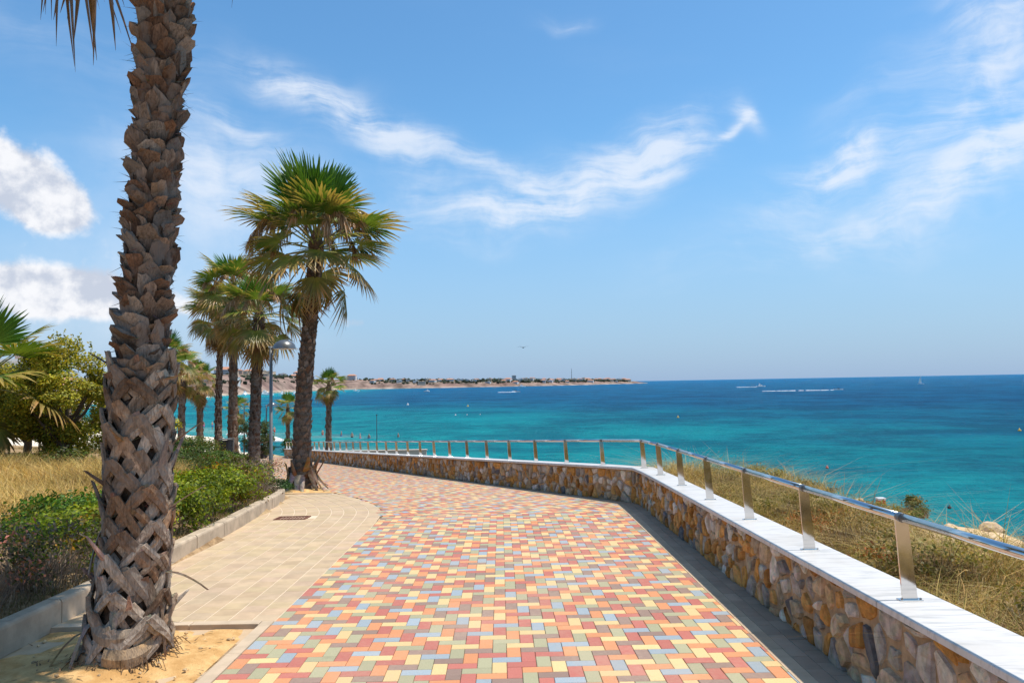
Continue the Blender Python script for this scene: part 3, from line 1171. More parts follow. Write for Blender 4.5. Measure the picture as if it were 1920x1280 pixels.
# ---------------------------------------------------------------- kerb
kp = [Vector(p) for p in catmull([(-3.78, -5.0), (-3.78, -3.0)] + KERB + [(-5.9, 17.6), (-6.6, 18.4)], 12)]
ks = np.concatenate([[0], np.cumsum([(kp[i + 1] - kp[i]).length for i in range(len(kp) - 1)])])
kx, ky = np.array([p.x for p in kp]), np.array([p.y for p in kp])
kb = MB()
V, F = sweep([(p.x, p.y) for p in kp[::3]], [(-.135, -.1), (-.135, .185), (-.012, .185), (-.008, -.1)])
kb.add(V, F)
kerb_o = kb.build('kerb', M_mortar_line)
tag(kerb_o, kind='structure')
s = .35
KL = 1.0
while s + KL < ks[-1] - .2:
    L_ = KL if s < ks[-1] - 2.6 else .5
    pts = [(float(np.interp(q, ks, kx)), float(np.interp(q, ks, ky))) for q in np.linspace(s + .006, s + L_ - .006, 5)]
    jx = brng.uniform(-.004, .004)
    V, F = sweep(pts, [(-.14, -.1), (-.14, .19), (-.13, .2), (-.022 + jx, .2), (-.006 + jx, .188), (jx, .17), (jx, -.1)])
    g = brng.uniform(.90, 1.08)
    c_ = (.44 * g, .345 * g, .25 * g)
    link('kerb_stone', mesh('kerb_stone', V, F, [M_kerb], colors=np.array([c_] * len(V))), kerb_o)
    s += L_

# ---------------------------------------------------------------- border courses along the wall
bl = MB()
line = [(2.1, y) for y in np.arange(-4, BEND - .01, .5)] + [(2.1, BEND)] + [(2.1 - K2 * (y - BEND), y) for y in np.arange(BEND + .6, 57, .6)]
V, F = sweep(line, [(-.357, -.006), (.05, -.006)], closed=False, ends=False)
bl.add(V, F)
bord = bl.build('border_paving', M_joint)
tag(bord, kind='structure')
ls = np.concatenate([[0], np.cumsum([math.dist(line[i], line[i + 1]) for i in range(len(line) - 1)])])
lx, ly = np.array([p[0] for p in line]), np.array([p[1] for p in line])
SB = float(np.interp(BEND, ly[:len(ly)], ls))


def along(s, off, h=0.0):
    """Point at distance s along the wall's foot, off metres towards the sea."""
    x = float(np.interp(s, ls, lx)); y = float(np.interp(s, ls, ly))
    if s < SB - .001: n_ = (1.0, 0.0)
    elif s > SB + .001: n_ = (math.cos(TH2), math.sin(TH2))
    else: n_ = (1.0, math.tan(TH2 / 2))
    return (x + n_[0] * off, y + n_[1] * off, pzf(y) + h)


cnt = 0
SV, SF, SC = [], [], []
for colm, (o0, o1, ln_, cc) in enumerate(((-.355, -.237, .40, (.47, .355, .245)), (-.235, -.118, .24, (.40, .30, .215)), (-.116, .02, .24, (.38, .29, .21)))):
    q = 3.0 + (.12 if colm == 2 else 0)
    while q < ls[-1] - .5:
        s0, s1 = q, q + ln_
        if s0 < SB < s1: s1 = SB
        elif abs(s0 - SB) < .01: pass
        m_ = 0.0005
        def pt(s_, o_):
            # mitre at the bend
            if abs(s_ - SB) < .002:
                return along(SB, o_)[:2]
            return along(s_, o_)[:2]
        poly = [pt(s0 + (0 if abs(s0 - SB) < .01 else m_), o0), pt(s0 + (0 if abs(s0 - SB) < .01 else m_), o1), pt(s1 - (0 if abs(s1 - SB) < .01 else m_), o1), pt(s1 - (0 if abs(s1 - SB) < .01 else m_), o0)]
        if area(poly) < 0: poly = poly[::-1]
        q = s1
        if area(poly) < .0015: continue
        V, F = slab_vf(poly, brng.uniform(-.001, .001) + .001, .0018, .003, .016)
        g = brng.uniform(.86, 1.08)
        c_ = [x_ * g for x_ in cc]
        cy = sum(p[1] for p in poly) / len(poly); cx = sum(p[0] for p in poly) / len(poly)
        if cy < 13 and inview(cx, cy, pzf(cy)) and cnt < 130:
            cnt += 1
            link('border_brick', mesh('border_brick', V, F, [M_tan], colors=np.array([c_] * len(V))), bord)
        else:
            b = len(SV); SV += V; SF += [tuple(k + b for k in f_) for f_ in F]; SC += [c_] * len(V)
tag(link('border_field', mesh('border_field', SV, SF, [M_tan], colors=np.array(SC)), bord), kind='stuff')

# ---------------------------------------------------------------- stone wall
WEND = float(np.interp(54.0, ly, ls))
wall = empty('stone_wall', along(SB, 0))
wall_loc = Vector(along(SB, 0))
tag(wall, 'low rubble stone wall with white marble coping along the promenade', 'wall')


def wchild(name, V, F, mats, parent=None, colors=None, smooth=False, rel=None):
    """A part given in world coordinates, parented to a thing standing at rel."""
    r = rel if rel is not None else wall_loc
    V = [(v[0] - r[0], v[1] - r[1], v[2] - r[2]) for v in V]
    return link(name, mesh(name, V, F, mats, colors=colors, smooth=smooth), parent)


wl = [(x, y) for x, y, s_ in zip(lx, ly, ls) if s_ < WEND] + [along(WEND, 0)[:2]]
V, F = sweep(wl, [(.012, -.15), (.012, .572), (.36, .572), (.36, -1.2)])
wchild('wall_core', V, F, [M_wmortar], wall, np.array([(.44, .29, .165)] * len(V)))

PALST = [(.40, .185, .045), (.47, .235, .07), (.32, .14, .035), (.38, .31, .245), (.45, .385, .31), (.31, .255, .20), (.24, .20, .165), (.44, .32, .20), (.15, .135, .125), (.50, .43, .35), (.38, .24, .125)]
srng = random.Random(21)


def voronoi_strip(s0, s1, h0, h1, cw, chh, drop=.12):
    pts = []
    nr = int((h1 - h0) / chh + .5)
    for r_ in range(nr):
        n_ = int((s1 - s0) / cw)
        for i in range(n_ + 1):
            if srng.random() < drop: continue
            pts.append((s0 + (i + (.5 if r_ % 2 else 0)) * cw + srng.uniform(-.42, .42) * cw, h0 + (r_ + .5) * chh + srng.uniform(-.42, .42) * chh))
    pts.sort()
    P = np.array(pts)
    cells = []
    for i, p in enumerate(pts):
        if not (s0 <= p[0] <= s1): continue
        cell = [(max(s0, p[0] - .4), h0), (min(s1, p[0] + .4), h0), (min(s1, p[0] + .4), h1), (max(s0, p[0] - .4), h1)]
        lo, hi = np.searchsorted(P[:, 0], p[0] - .5), np.searchsorted(P[:, 0], p[0] + .5)
        for j in range(lo, hi):
            if j == i: continue
            q = pts[j]
            mx_, my_ = (p[0] + q[0]) / 2, (p[1] + q[1]) / 2
            nx_, ny_ = p[0] - q[0], p[1] - q[1]
            out = []
            for k in range(len(cell)):
                a, b_ = cell[k], cell[(k + 1) % len(cell)]
                da = (a[0] - mx_) * nx_ + (a[1] - my_) * ny_
                db = (b_[0] - mx_) * nx_ + (b_[1] - my_) * ny_
                if da >= 0: out.append(a)
                if (da >= 0) != (db >= 0):
                    t = da / (da - db)
                    out.append((a[0] + (b_[0] - a[0]) * t, a[1] + (b_[1] - a[1]) * t))
            cell = out
            if len(cell) < 3: break
        if len(cell) >= 3 and abs(area(cell)) > .002:
            cells.append((p, cell))
    return cells


def stone_vf(cell):
    """A rubble stone on the wall face from its outline (distance along, height)."""
    # rounded outline
    pts = []
    n_ = len(cell)
    for i in range(n_):
        a, b_ = cell[i], cell[(i + 1) % n_]
        if math.dist(a, b_) < .02: 
            pts.append(((a[0] + b_[0]) / 2, (a[1] + b_[1]) / 2)); continue
        pts.append((a[0] * .86 + b_[0] * .14, a[1] * .86 + b_[1] * .14))
        pts.append((a[0] * .14 + b_[0] * .86, a[1] * .14 + b_[1] * .86))
    ring = inset(pts, srng.choice([.008, .012, .016, .022]))
    d = srng.uniform(.012, .045)
    ring = [(p[0] + srng.uniform(-.008, .008), p[1] + srng.uniform(-.008, .008)) for p in ring]
    tiltx, tilty = srng.uniform(-.10, .10), srng.uniform(-.12, .12)
    cx = sum(p[0] for p in ring) / len(ring); cy = sum(p[1] for p in ring) / len(ring)
    r2 = inset(ring, .009)
    r3 = inset(ring, .030)
    n_ = len(ring)
    def w_(p, dep): return along(p[0], .012 - dep, p[1])
    V = [w_(p, -.01) for p in ring]
    V += [w_(p, d * .72 + (p[0] - cx) * tiltx + (p[1] - cy) * tilty) for p in r2]
    V += [w_(p, d + (p[0] - cx) * tiltx + (p[1] - cy) * tilty + srng.uniform(-.004, .005)) for p in r3]
    V.append(w_((cx, cy), d + srng.uniform(0, .006)))
    F = []
    for i in range(n_):
        j = (i + 1) % n_
        F += [(i, n_ + i, n_ + j, j), (n_ + i, 2 * n_ + i, 2 * n_ + j, n_ + j), (2 * n_ + i, 3 * n_, 2 * n_ + j)]
    return V, F


cells = voronoi_strip(4.0, SB - .02, -.02, .558, .145, .125, .27) + voronoi_strip(SB + .02, WEND, -.02, .558, .165, .14, .24)
cells = [(p, c) for p, c in cells if p[0] < SB or True]
ordr = sorted(range(len(cells)), key=lambda i: math.hypot(*along(cells[i][0][0], 0)[:2]))
vis = [i for i in ordr if inview(*along(cells[i][0][0], 0, cells[i][0][1]))]
ssing = set(vis[:300])
SV, SF, SC = [], [], []
for i, (p, c) in enumerate(cells):
    V, F = stone_vf(c)
    pc = PALST[srng.choices(range(len(PALST)), [3.4, 3.0, 2.2, 2.4, 2.2, 1.4, 1.1, 1.8, .9, 2.0, 1.8])[0]]
    g = srng.uniform(1.0, 1.6)
    C_ = np.array([[x_ * g * srng.uniform(.92, 1.08) for x_ in pc] for _ in V])
    if i in ssing:
        wchild('stone', V, F, [M_stone], wall, C_)
    else:
        b = len(SV); SV += V; SF += [tuple(k + b for k in f_) for f_ in F]; SC += C_.tolist()
o = wchild('far_stones', SV, SF, [M_stone], wall, np.array(SC))
tag(o, kind='stuff')

# coping slabs, one from post to post
SPC = 1.438
s_bendpost = float(np.interp(12.95, ly, ls))
post_s = [s_bendpost + SPC * k for k in range(-9, 33) if s_bendpost + SPC * k < WEND - .1]
bounds = [max(.2, post_s[0] - SPC)] + post_s + [WEND]
CAPS = [(-.070, .572), (-.070, .604), (-.064, .610), (.304, .610), (.31, .604), (.31, .572)]
for s0, s1 in zip(bounds[:-1], bounds[1:]):
    if s1 - s0 < .1: continue
    pts = [along(s0 + .0028, 0)[:2]]
    if s0 < SB < s1: pts.append((2.1, BEND))
    pts.append(along(s1 - .0028, 0)[:2])
    if len(pts) == 2:
        pts = [pts[0], ((pts[0][0] + pts[1][0]) / 2, (pts[0][1] + pts[1][1]) / 2), pts[1]]
    V, F = sweep(pts, CAPS)
    wchild('coping_slab', V, F, [M_marble], wall)

# ---------------------------------------------------------------- handrail
rail_loc = Vector(along(s_bendpost, .12, .61))
railing = empty('handrail', rail_loc)
tag(railing, 'polished steel handrail on flat tapered posts set on the marble coping', 'railing')
PV = [(-.0425, -.006, 0), (.0425, -.006, 0), (.0425, .006, 0), (-.0425, .006, 0), (-.066, -.006, .455), (.006, -.006, .455), (.006, .006, .455), (-.066, .006, .455)]
post_me = mesh('post', PV, [(0, 3, 2, 1), (4, 5, 6, 7), (0, 1, 5, 4), (1, 2, 6, 5), (2, 3, 7, 6), (3, 0, 4, 7)], [M_steel])
V, F = tube_vf([(0, -.022, 0), (0, .022, 0)], .0275, 14)
sleeve_me = mesh('sleeve', V, F, [M_steel_dark])
V, F = box_vf((.13, .05, .006), .002)
foot_me = mesh('foot_plate', V, F, [M_steel])
V, F = tube_vf([(0, 0, 0), (0, 0, .009)], .007, 6)
bolt_me = mesh('bolt', V, F, [M_steel_dark])
tops = []
for s_ in post_s:
    rz = 0.0 if s_ < SB - .01 else TH2
    p = Vector(along(s_, .12, .61))
    po = link('post', post_me, railing, p - rail_loc, (0, 0, rz))
    link('foot_plate', foot_me, po, (0, 0, .0035))
    if p.y < 14:
        for bx_ in (-.053, .053): link('bolt', bolt_me, po, (bx_, -.016, .006))
    t = p + Vector((math.cos(rz) * -.03, math.sin(rz) * -.03, .462))
    tops.append(t)
    sl = slope(p.y)
    link('sleeve', sleeve_me, po, (-.03, 0, .462), (sl if s_ < SB else sl * math.cos(TH2), 0, 0))
first = Vector(along(max(.2, post_s[0] - SPC), .09, 1.072))
ends_ = [first] + tops + [Vector(along(WEND - .05, .09, 1.072))]
for a, b_ in zip(ends_[:-1], ends_[1:]):
    pts = [a, b_]
    if a.y < BEND < b_.y:
        pts = [a, Vector(along(SB, .09, 1.072)), b_]
    V, F = tube_vf(pts, .0245, 16)
    wchild('rail', V, F, [M_steel], railing, smooth=True, rel=rail_loc)
# ---------------------------------------------------------------- fan palms
def barkmat():
    m, t, out = newmat('palm_bark')
    P = pos(t)
    fib = t.noise(t.mapping(P, sc=(75, 75, 11)), 1.0, 5, .65, .6)
    fib2 = t.noise(t.mapping(P, rot=(0, .5, .6), sc=(30, 90, 16)), 1.0, 4, .6, .8)
    blot = t.noise(P, 7.0, 4, .6)
    o_ = rnd(t)
    c = t.mix(1.0, colattr(t), t.mix(t.smooth(t.m('ADD', t.m('MULTIPLY', fib, .6), t.m('MULTIPLY', fib2, .4)), .34, .64), (.52, .50, .48), (1.32, 1.30, 1.27)), 'MULTIPLY')
    c = t.mix(1.0, c, t.mix(t.m('FRACT', t.m('MULTIPLY', o_, 7.3)), (.66, .62, .58), (1.30, 1.24, 1.16)), 'MULTIPLY')
    c = t.mix(t.m('MULTIPLY', t.smooth(t.m('ADD', blot, t.m('MULTIPLY', o_, .3)), .60, .85), .45), c, (.25, .215, .185))
    principled(t, out, c, .9, 0, .2, bump(t, t.m('ADD', fib, fib2), .75, .008))
    return m


M_bark = barkmat()
M_frond = leafmat('palm_frond', .42, .26, .4, .12)


def frond_mesh(seed, Lp, sag, Rb, span, nseg, cup, tipd, pal, tip0, bp=0.0, ragged=.06, fold=.35):
    r = random.Random(seed)
    V, F, C = [], [], []
    # petiole
    pts = [(Lp * t, 0, -sag * Lp * t * t) for t in (0, .25, .5, .75, 1.0)]
    tv_, tf_ = tube_vf(pts, [.024, .019, .016, .014, .011], 5, False)
    V += [tuple(v) for v in tv_]; F += tf_; C += [pal[3]] * len(tv_)
    a = math.atan(-2 * sag) + bp
    Fv, Nv, Lv = Vector((math.cos(a), 0, math.sin(a))), Vector((-math.sin(a), 0, math.cos(a))), Vector((0, 1, 0))
    O = Vector(pts[-1])
    dA = span / nseg
    st = (.05, .30, .64, .83, 1.0)
    wf = (1.0, 1.0, .97, .60, .05)
    for k in range(nseg):
        ang = -span / 2 + span * (k + .5) / nseg
        ln_ = Rb * (.70 + .30 * math.cos(ang * .75)) * r.uniform(1 - ragged * 1.6, 1 + ragged)
        td = tipd * r.uniform(.3, 1.7)
        side = r.uniform(-.10, .10)
        tint = r.uniform(.82, 1.18)
        brown = r.random() < .18
        D = Fv * math.cos(ang) + Lv * math.sin(ang)
        S = -Fv * math.sin(ang) + Lv * math.cos(ang)
        b = len(V)
        for f_, w_ in zip(st, wf):
            rr = f_ * ln_
            hw = min(f_, .64) * ln_ * math.tan(dA / 2) * 1.04 * w_
            late = max(0, f_ - .5) / .5
            c_ = O + D * rr + Nv * (cup * abs(math.sin(ang)) ** 1.5 * rr) + S * (side * late * rr)
            c_ = c_ + Vector((0, 0, -1)) * (td * ln_ * late ** 1.7)
            V += [tuple(c_ - S * hw + Nv * hw * fold), tuple(c_), tuple(c_ + S * hw + Nv * hw * fold)]
            tt = min(1, max(0, (f_ - tip0) / max(.02, 1 - tip0)))
            if brown: tt = min(1, max(0, (f_ - tip0 * .6) / .3))
            if f_ < .5: cc = [x_ * (1 - f_ * 2) + y_ * f_ * 2 for x_, y_ in zip(pal[0], pal[1])]
            else: cc = list(pal[1])
            cc = [(x_ * (1 - tt) + y_ * tt) * tint for x_, y_ in zip(cc, pal[2])]
            C += [tuple(cc)] * 3
        for q in range(4):
            i = b + q * 3
            F += [(i, i + 3, i + 4, i + 1), (i + 1, i + 4, i + 5, i + 2)]
    return mesh('frond', V, F, [M_frond], colors=np.array(C))


G0, G1 = (.22, .29, .035), (.062, .145, .014)
YEL, BRN, TAN = (.34, .27, .06), (.24, .13, .05), (.40, .24, .11)
FR_young = [frond_mesh(100 + i, .78, .03, .92, R(170), 28, .10, .04, (G0, G1, (.09, .165, .02), (.20, .25, .06)), .76, .0) for i in range(3)]
FR_mid = [frond_mesh(200 + i, .98, .08, .90, R(200), 30, -.04, .12, (G0, (.075, .145, .015), (.46, .33, .085), (.26, .26, .06)), .66, -.12) for i in range(3)]
FR_old = [frond_mesh(300 + i, 1.05, .16, .86, R(205), 30, -.12, .20, ((.30, .29, .045), (.095, .125, .018), (.44, .25, .085), (.34, .27, .07)), .44, -.22, .09) for i in range(3)]
FR_hang = [frond_mesh(400 + i, 1.0, .34, .80, R(170), 26, -.25, .26, ((.28, .26, .05), (.10, .12, .022), (.38, .21, .07), (.32, .26, .08)), .50, -.30, .12) for i in range(2)]
FR_dead = [frond_mesh(500 + i, .75, .85, .80, R(95), 20, -.5, .22, (TAN, (.24, .135, .06), (.17, .09, .04), (.30, .19, .09)), .4, -.25, .15) for i in range(2)]


def flower_mesh(seed):
    """A spent flower stalk: an arching stem with dry strands hanging from its end."""
    r = random.Random(seed)
    b = MB()
    pts = [(0, 0, 0), (.35, 0, .30), (.7, 0, .44), (1.0, 0, .36), (1.18, 0, .12), (1.24, 0, -.18)]
    b.tube(pts, [.014, .012, .010, .008, .007, .005], 4, 0, (.30, .20, .09), False)
    for i in range(95):
        t = r.uniform(.45, 1.0) * 5
        k = min(4, int(t)); f_ = t - k
        p = Vector(pts[k]) * (1 - f_) + Vector(pts[k + 1]) * f_
        L = r.uniform(.20, .55)
        dx, dy = r.uniform(-.10, .16), r.uniform(-.14, .14)
        w_ = r.uniform(.008, .018)
        g = r.uniform(.6, 1.25)
        c_ = (.50 * g, .30 * g, .16 * g)
        q = p + Vector((dx * .6, dy * .6, -L * .35)); e = p + Vector((dx, dy, -L))
        a = r.uniform(0, 3.14); sx, sy2 = math.cos(a) * w_, math.sin(a) * w_
        b.add([p - Vector((sx, sy2, 0)) * .5, p + Vector((sx, sy2, 0)) * .5, q - Vector((sx, sy2, 0)), q + Vector((sx, sy2, 0)), e], [(0, 1, 3, 2), (2, 3, 4)], 0, c_)
    return mesh('flower_stalk', b.V, b.F, [M_frond], colors=np.array(b.C))


FLOW = [flower_mesh(i) for i in range(3)]


def boot_vf(seed, w_, h, p, spiky=1.0):
    """A cut leaf base lying like a shingle on the trunk, its torn top edge lifted: x out, y across, z up."""
    r = random.Random(seed)
    j = lambda s: r.uniform(-s, s)
    sk = j(w_ * .14)
    top = [(-.40, -abs(j(.22))), (-.14, -abs(j(.16)) + .04 * spiky), (.10, .05 + j(.10) + .10 * spiky), (.40, -abs(j(.24)))]
    V = [(-.012, -w_ * .30, -h * .65), (-.004, -w_ * .1, -h * .65), (-.004, w_ * .1, -h * .65), (-.012, w_ * .30, -h * .65),
         (-.006, -w_ * .52, -h * .05 + j(.01)), (.016 + j(.004), -w_ * .17, -h * .05), (.016 + j(.004), w_ * .17, -h * .05), (-.006, w_ * .52, -h * .05 + j(.01))]
    for y_, dz in top:
        V.append((p * (1.0 - .7 * abs(y_)) + j(.006), y_ * w_ + sk, h * (.50 + dz)))
    for y_, dz in top:
        V.append((p * (1.0 - .7 * abs(y_)) - r.uniform(.014, .03), y_ * w_ * .92 + sk, h * (.46 + dz)))
    for y_, dz in top:
        V.append((-.03, y_ * w_ * .8, h * .12))
    F = []
    for row in range(2):
        for k in range(3):
            i = row * 4 + k
            F.append((i, i + 1, i + 5, i + 4))
    for k in range(3):
        F.append((8 + k, 9 + k, 13 + k, 12 + k))
        F.append((12 + k, 13 + k, 17 + k, 16 + k))
    F += [(4, 8, 12, 16), (7, 19, 15, 11)]
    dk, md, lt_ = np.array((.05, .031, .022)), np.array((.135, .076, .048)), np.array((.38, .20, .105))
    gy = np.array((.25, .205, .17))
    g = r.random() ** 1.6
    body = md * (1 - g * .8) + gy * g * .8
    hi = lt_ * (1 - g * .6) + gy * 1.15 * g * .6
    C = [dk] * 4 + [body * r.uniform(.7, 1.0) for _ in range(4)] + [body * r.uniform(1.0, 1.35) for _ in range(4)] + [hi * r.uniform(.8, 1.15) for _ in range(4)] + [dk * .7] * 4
    return V, F, np.array(C)


BOOTS = []
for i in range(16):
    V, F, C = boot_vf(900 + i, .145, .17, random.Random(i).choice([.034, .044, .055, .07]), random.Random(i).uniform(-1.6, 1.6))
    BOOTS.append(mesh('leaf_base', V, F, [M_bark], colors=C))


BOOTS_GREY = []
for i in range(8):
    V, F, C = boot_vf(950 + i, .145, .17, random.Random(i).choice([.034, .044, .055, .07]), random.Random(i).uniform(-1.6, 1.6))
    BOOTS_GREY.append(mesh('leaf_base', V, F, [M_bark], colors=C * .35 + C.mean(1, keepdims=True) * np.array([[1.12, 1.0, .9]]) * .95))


def trunk_profile(prof_, z):
    return float(np.interp(z, [p[0] for p in prof_], [p[1] for p in prof_]))


def trunk_vf(cxy, prof_, z0, z1, nz, n_=16, bumps=.012, seed=0, cfun=None):
    V, F, C = [], [], []
    r = random.Random(seed)
    for i in range(nz + 1):
        z = z0 + (z1 - z0) * i / nz
        cx, cy = cxy(z)
        ra = trunk_profile(prof_, z)
        for k in range(n_):
            an = 2 * math.pi * (k + .5 * (i % 2)) / n_
            rr = ra + (r.uniform(-1, 1) * bumps) + (bumps * .8 if (i % 2) else 0)
            V.append((cx + math.cos(an) * rr, cy + math.sin(an) * rr, z))
            C.append(cfun(z, r) if cfun else (.13, .085, .06))
    for i in range(nz):
        for k in range(n_):
            k2 = (k + 1) % n_
            F.append((i * n_ + k, i * n_ + k2, (i + 1) * n_ + k2, (i + 1) * n_ + k))
    F.append(tuple(nz * n_ + k for k in range(n_)))
    return V, F, np.array(C)


def bud_mesh():
    V, F, C = trunk_vf(lambda z: (0, 0), [(-.25, .17), (0, .20), (.2, .15), (.5, .05)], -.25, .5, 8, 12, .01, 3, lambda z, r: (.16, .10, .055))
    return mesh('crown', V, F, [M_bark], colors=C)


BUD = bud_mesh()


def crown(root, top, sc, n_, seed, e_hi=84, e_lo=-62, flowers=6, dead=5, az0=0.0, young=1.0):
    r = random.Random(seed)
    c = link('crown', BUD, root, top, (0, 0, r.uniform(0, 6)), (sc * .85,) * 3)
    k = 1 / .85
    for i in range(n_):
        u = (i + .5) / n_
        e = e_hi - (e_hi - e_lo) * u ** 1.0 + r.uniform(-7, 7)
        az_ = az0 + i * 2.39996 + r.uniform(-.22, .22)
        if e > 56: me = r.choice(FR_young)
        elif e > 2: me = r.choice(FR_mid)
        elif e > -34: me = r.choice(FR_old)
        else: me = r.choice(FR_hang)
        s_ = k * r.uniform(.84, 1.12) * (young if e > 56 else 1)
        o = link('frond', me, c)
        o.matrix_parent_inverse = Matrix.Identity(4)
        ee = e
        o.matrix_basis = (Matrix.Translation((0, 0, .12 - .30 * u)) @ Matrix.Rotation(az_, 4, 'Z') @ Matrix.Rotation(-R(ee), 4, 'Y')
                          @ Matrix.Rotation(r.uniform(-.45, .45), 4, 'X') @ Matrix.Scale(s_, 4))
    for i in range(dead):
        o = link('dead_frond', r.choice(FR_dead), c)
        o.matrix_basis = (Matrix.Translation((0, 0, -.22)) @ Matrix.Rotation(r.uniform(0, 6.28), 4, 'Z') @ Matrix.Rotation(R(r.uniform(10, 40)), 4, 'Y') @ Matrix.Scale(k * r.uniform(.7, 1.0), 4))
    for i in range(flowers):
        o = link('flower_stalk', r.choice(FLOW), c)
        o.matrix_basis = (Matrix.Translation((0, 0, .05)) @ Matrix.Rotation(az0 + i * 6.283 / max(1, flowers) + r.uniform(-.3, .3), 4, 'Z') @ Matrix.Rotation(-R(r.uniform(5, 38)), 4, 'Y') @ Matrix.Scale(k * r.uniform(.85, 1.1), 4))
    return c


# ---- the big palm beside the camera
BP = Vector((-2.79, 5.47, pzf(5.47) - .02))
axis = [(-.2, .0), (.0, .0), (.75, .075), (2.1, .115), (3.1, .175), (4.5, .27), (6.2, .36)]


def bxy(z):
    return (float(np.interp(z, [a[0] for a in axis], [a[1] for a in axis])), -.02 * z)


bprof = [(-.2, .285), (.05, .265), (.25, .222), (.5, .185), (.85, .172), (1.5, .168), (2.1, .155), (3.1, .140), (3.9, .132), (4.6, .152), (5.4, .19), (6.5, .19)]
big = empty('palm_tree', BP)
tag(big, 'tall fan palm with a thick criss-cross scaled trunk in the sandy pit beside the kerb', 'palm tree', 'fan palms along the promenade')


def bcol(z, r):
    g = r.uniform(.6, 1.1)
    return (.12 * g, .078 * g, .052 * g)


V, F, C = trunk_vf(bxy, bprof, -.2, 6.5, 120, 26, .010, 2, bcol)
trunk = link('trunk', mesh('trunk', V, F, [M_bark], colors=C), big)
tr_ = random.Random(77)


def onsurf(ph, z, off):
    cx, cy = bxy(z)
    rr = trunk_profile(bprof, z) + off
    return Vector((cx + math.cos(ph) * rr, cy + math.sin(ph) * rr, z))


def strap(ph0, z0, sgn, L, dph, w_, lift, seed, c0, c1):
    """Half of a split leaf base: a band running down and round the trunk from its apex."""
    r = random.Random(seed)
    V, F, C = [], [], []
    n_ = 6
    for i in range(n_):
        t = i / (n_ - 1)
        ph = ph0 + sgn * dph * (t ** 1.08)
        z = z0 - L * t
        rr = trunk_profile(bprof, z)
        off = lift * (1 - t) ** .8 + .018 + r.uniform(-.003, .003)
        # across direction on the surface
        ax, az_ = L, sgn * dph * rr
        ln_ = math.hypot(ax, az_)
        dphw, dzw = (ax / ln_) / rr, az_ / ln_
        hw = w_ * .5 * (1.0 - .45 * t) * (1 + r.uniform(-.06, .06))
        if i == 0: hw *= .75
        for q, (fr_, up) in enumerate(((-1, -.016), (-1, 0), (0, .008), (1, .002), (1, -.016))):
            V.append(tuple(onsurf(ph + sgn * dphw * hw * fr_, z + dzw * hw * fr_ * 1.0 * sgn, off + up)))
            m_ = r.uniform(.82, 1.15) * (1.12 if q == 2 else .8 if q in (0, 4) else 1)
            C.append([(a_ * (1 - t) + b_ * t) * m_ for a_, b_ in zip(c0, c1)])
    for i in range(n_ - 1):
        for q in range(4):
            a = i * 5 + q
            F.append((a, a + 5, a + 6, a + 1))
    F.append((0, 1, 2, 3, 4)); F.append(tuple((n_ - 1) * 5 + q for q in (4, 3, 2, 1, 0)))
    return V, F, C


GREY = [(.44, .385, .34), (.37, .315, .265), (.26, .20, .155), (.52, .465, .415), (.20, .135, .095), (.30, .195, .125), (.33, .29, .255)]
nlow = 104
for i in range(nlow):
    z = .10 + 1.98 * (i / nlow)
    ph = i * 2.39996 + tr_.uniform(-.12, .12)
    hi_ = i / nlow
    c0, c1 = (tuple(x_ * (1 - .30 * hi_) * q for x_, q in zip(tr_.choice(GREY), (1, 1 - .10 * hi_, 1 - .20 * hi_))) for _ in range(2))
    b = MB()
    L = tr_.uniform(.26, .42); dph = tr_.uniform(.85, 1.45)
    lift = tr_.uniform(.025, .075)
    wd = tr_.uniform(.045, .088)
    for sgn in (-1, 1):
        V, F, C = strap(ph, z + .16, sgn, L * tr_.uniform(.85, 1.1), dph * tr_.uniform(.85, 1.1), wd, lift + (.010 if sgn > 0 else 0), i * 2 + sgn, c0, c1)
        b.add(V, F, 0, [tuple(c) for c in C])
    # the broken stalk at the apex
    long_ = tr_.random() < .10
    p0 = onsurf(ph, z + .13, .01); out = Vector((math.cos(ph), math.sin(ph), 0))
    tang = Vector((-math.sin(ph), math.cos(ph), 0))
    ln_ = tr_.uniform(.16, .26) if long_ else tr_.uniform(.03, .075)
    d_ = (out * tr_.uniform(.5, .9) + Vector((0, 0, tr_.uniform(.5, 1.0))) + tang * tr_.uniform(-.4, .4)).normalized()
    hw = wd * tr_.uniform(.32, .46)
    q0, q1 = p0 + out * lift, p0 + out * (lift * .3) + d_ * ln_
    nrm_ = d_.cross(tang).normalized() * .012
    e_ = .25 if long_ else .7
    b.add([q0 - tang * hw - nrm_, q0 + tang * hw - nrm_, q0 + tang * hw + nrm_, q0 - tang * hw + nrm_,
           q1 - tang * hw * e_ - nrm_ * .5, q1 + tang * hw * e_ * .8 - nrm_ * .5 + d_ * .02, q1 + tang * hw * e_ * .8 + nrm_ * .4, q1 - tang * hw * e_ + nrm_ * .6 - d_ * .015],
          [(0, 1, 5, 4), (1, 2, 6, 5), (2, 3, 7, 6), (3, 0, 4, 7), (4, 5, 6, 7)], 0, tuple(x_ * tr_.uniform(.8, 1.1) for x_ in c0))
    b.build('leaf_base', M_bark, trunk, use_col=True)
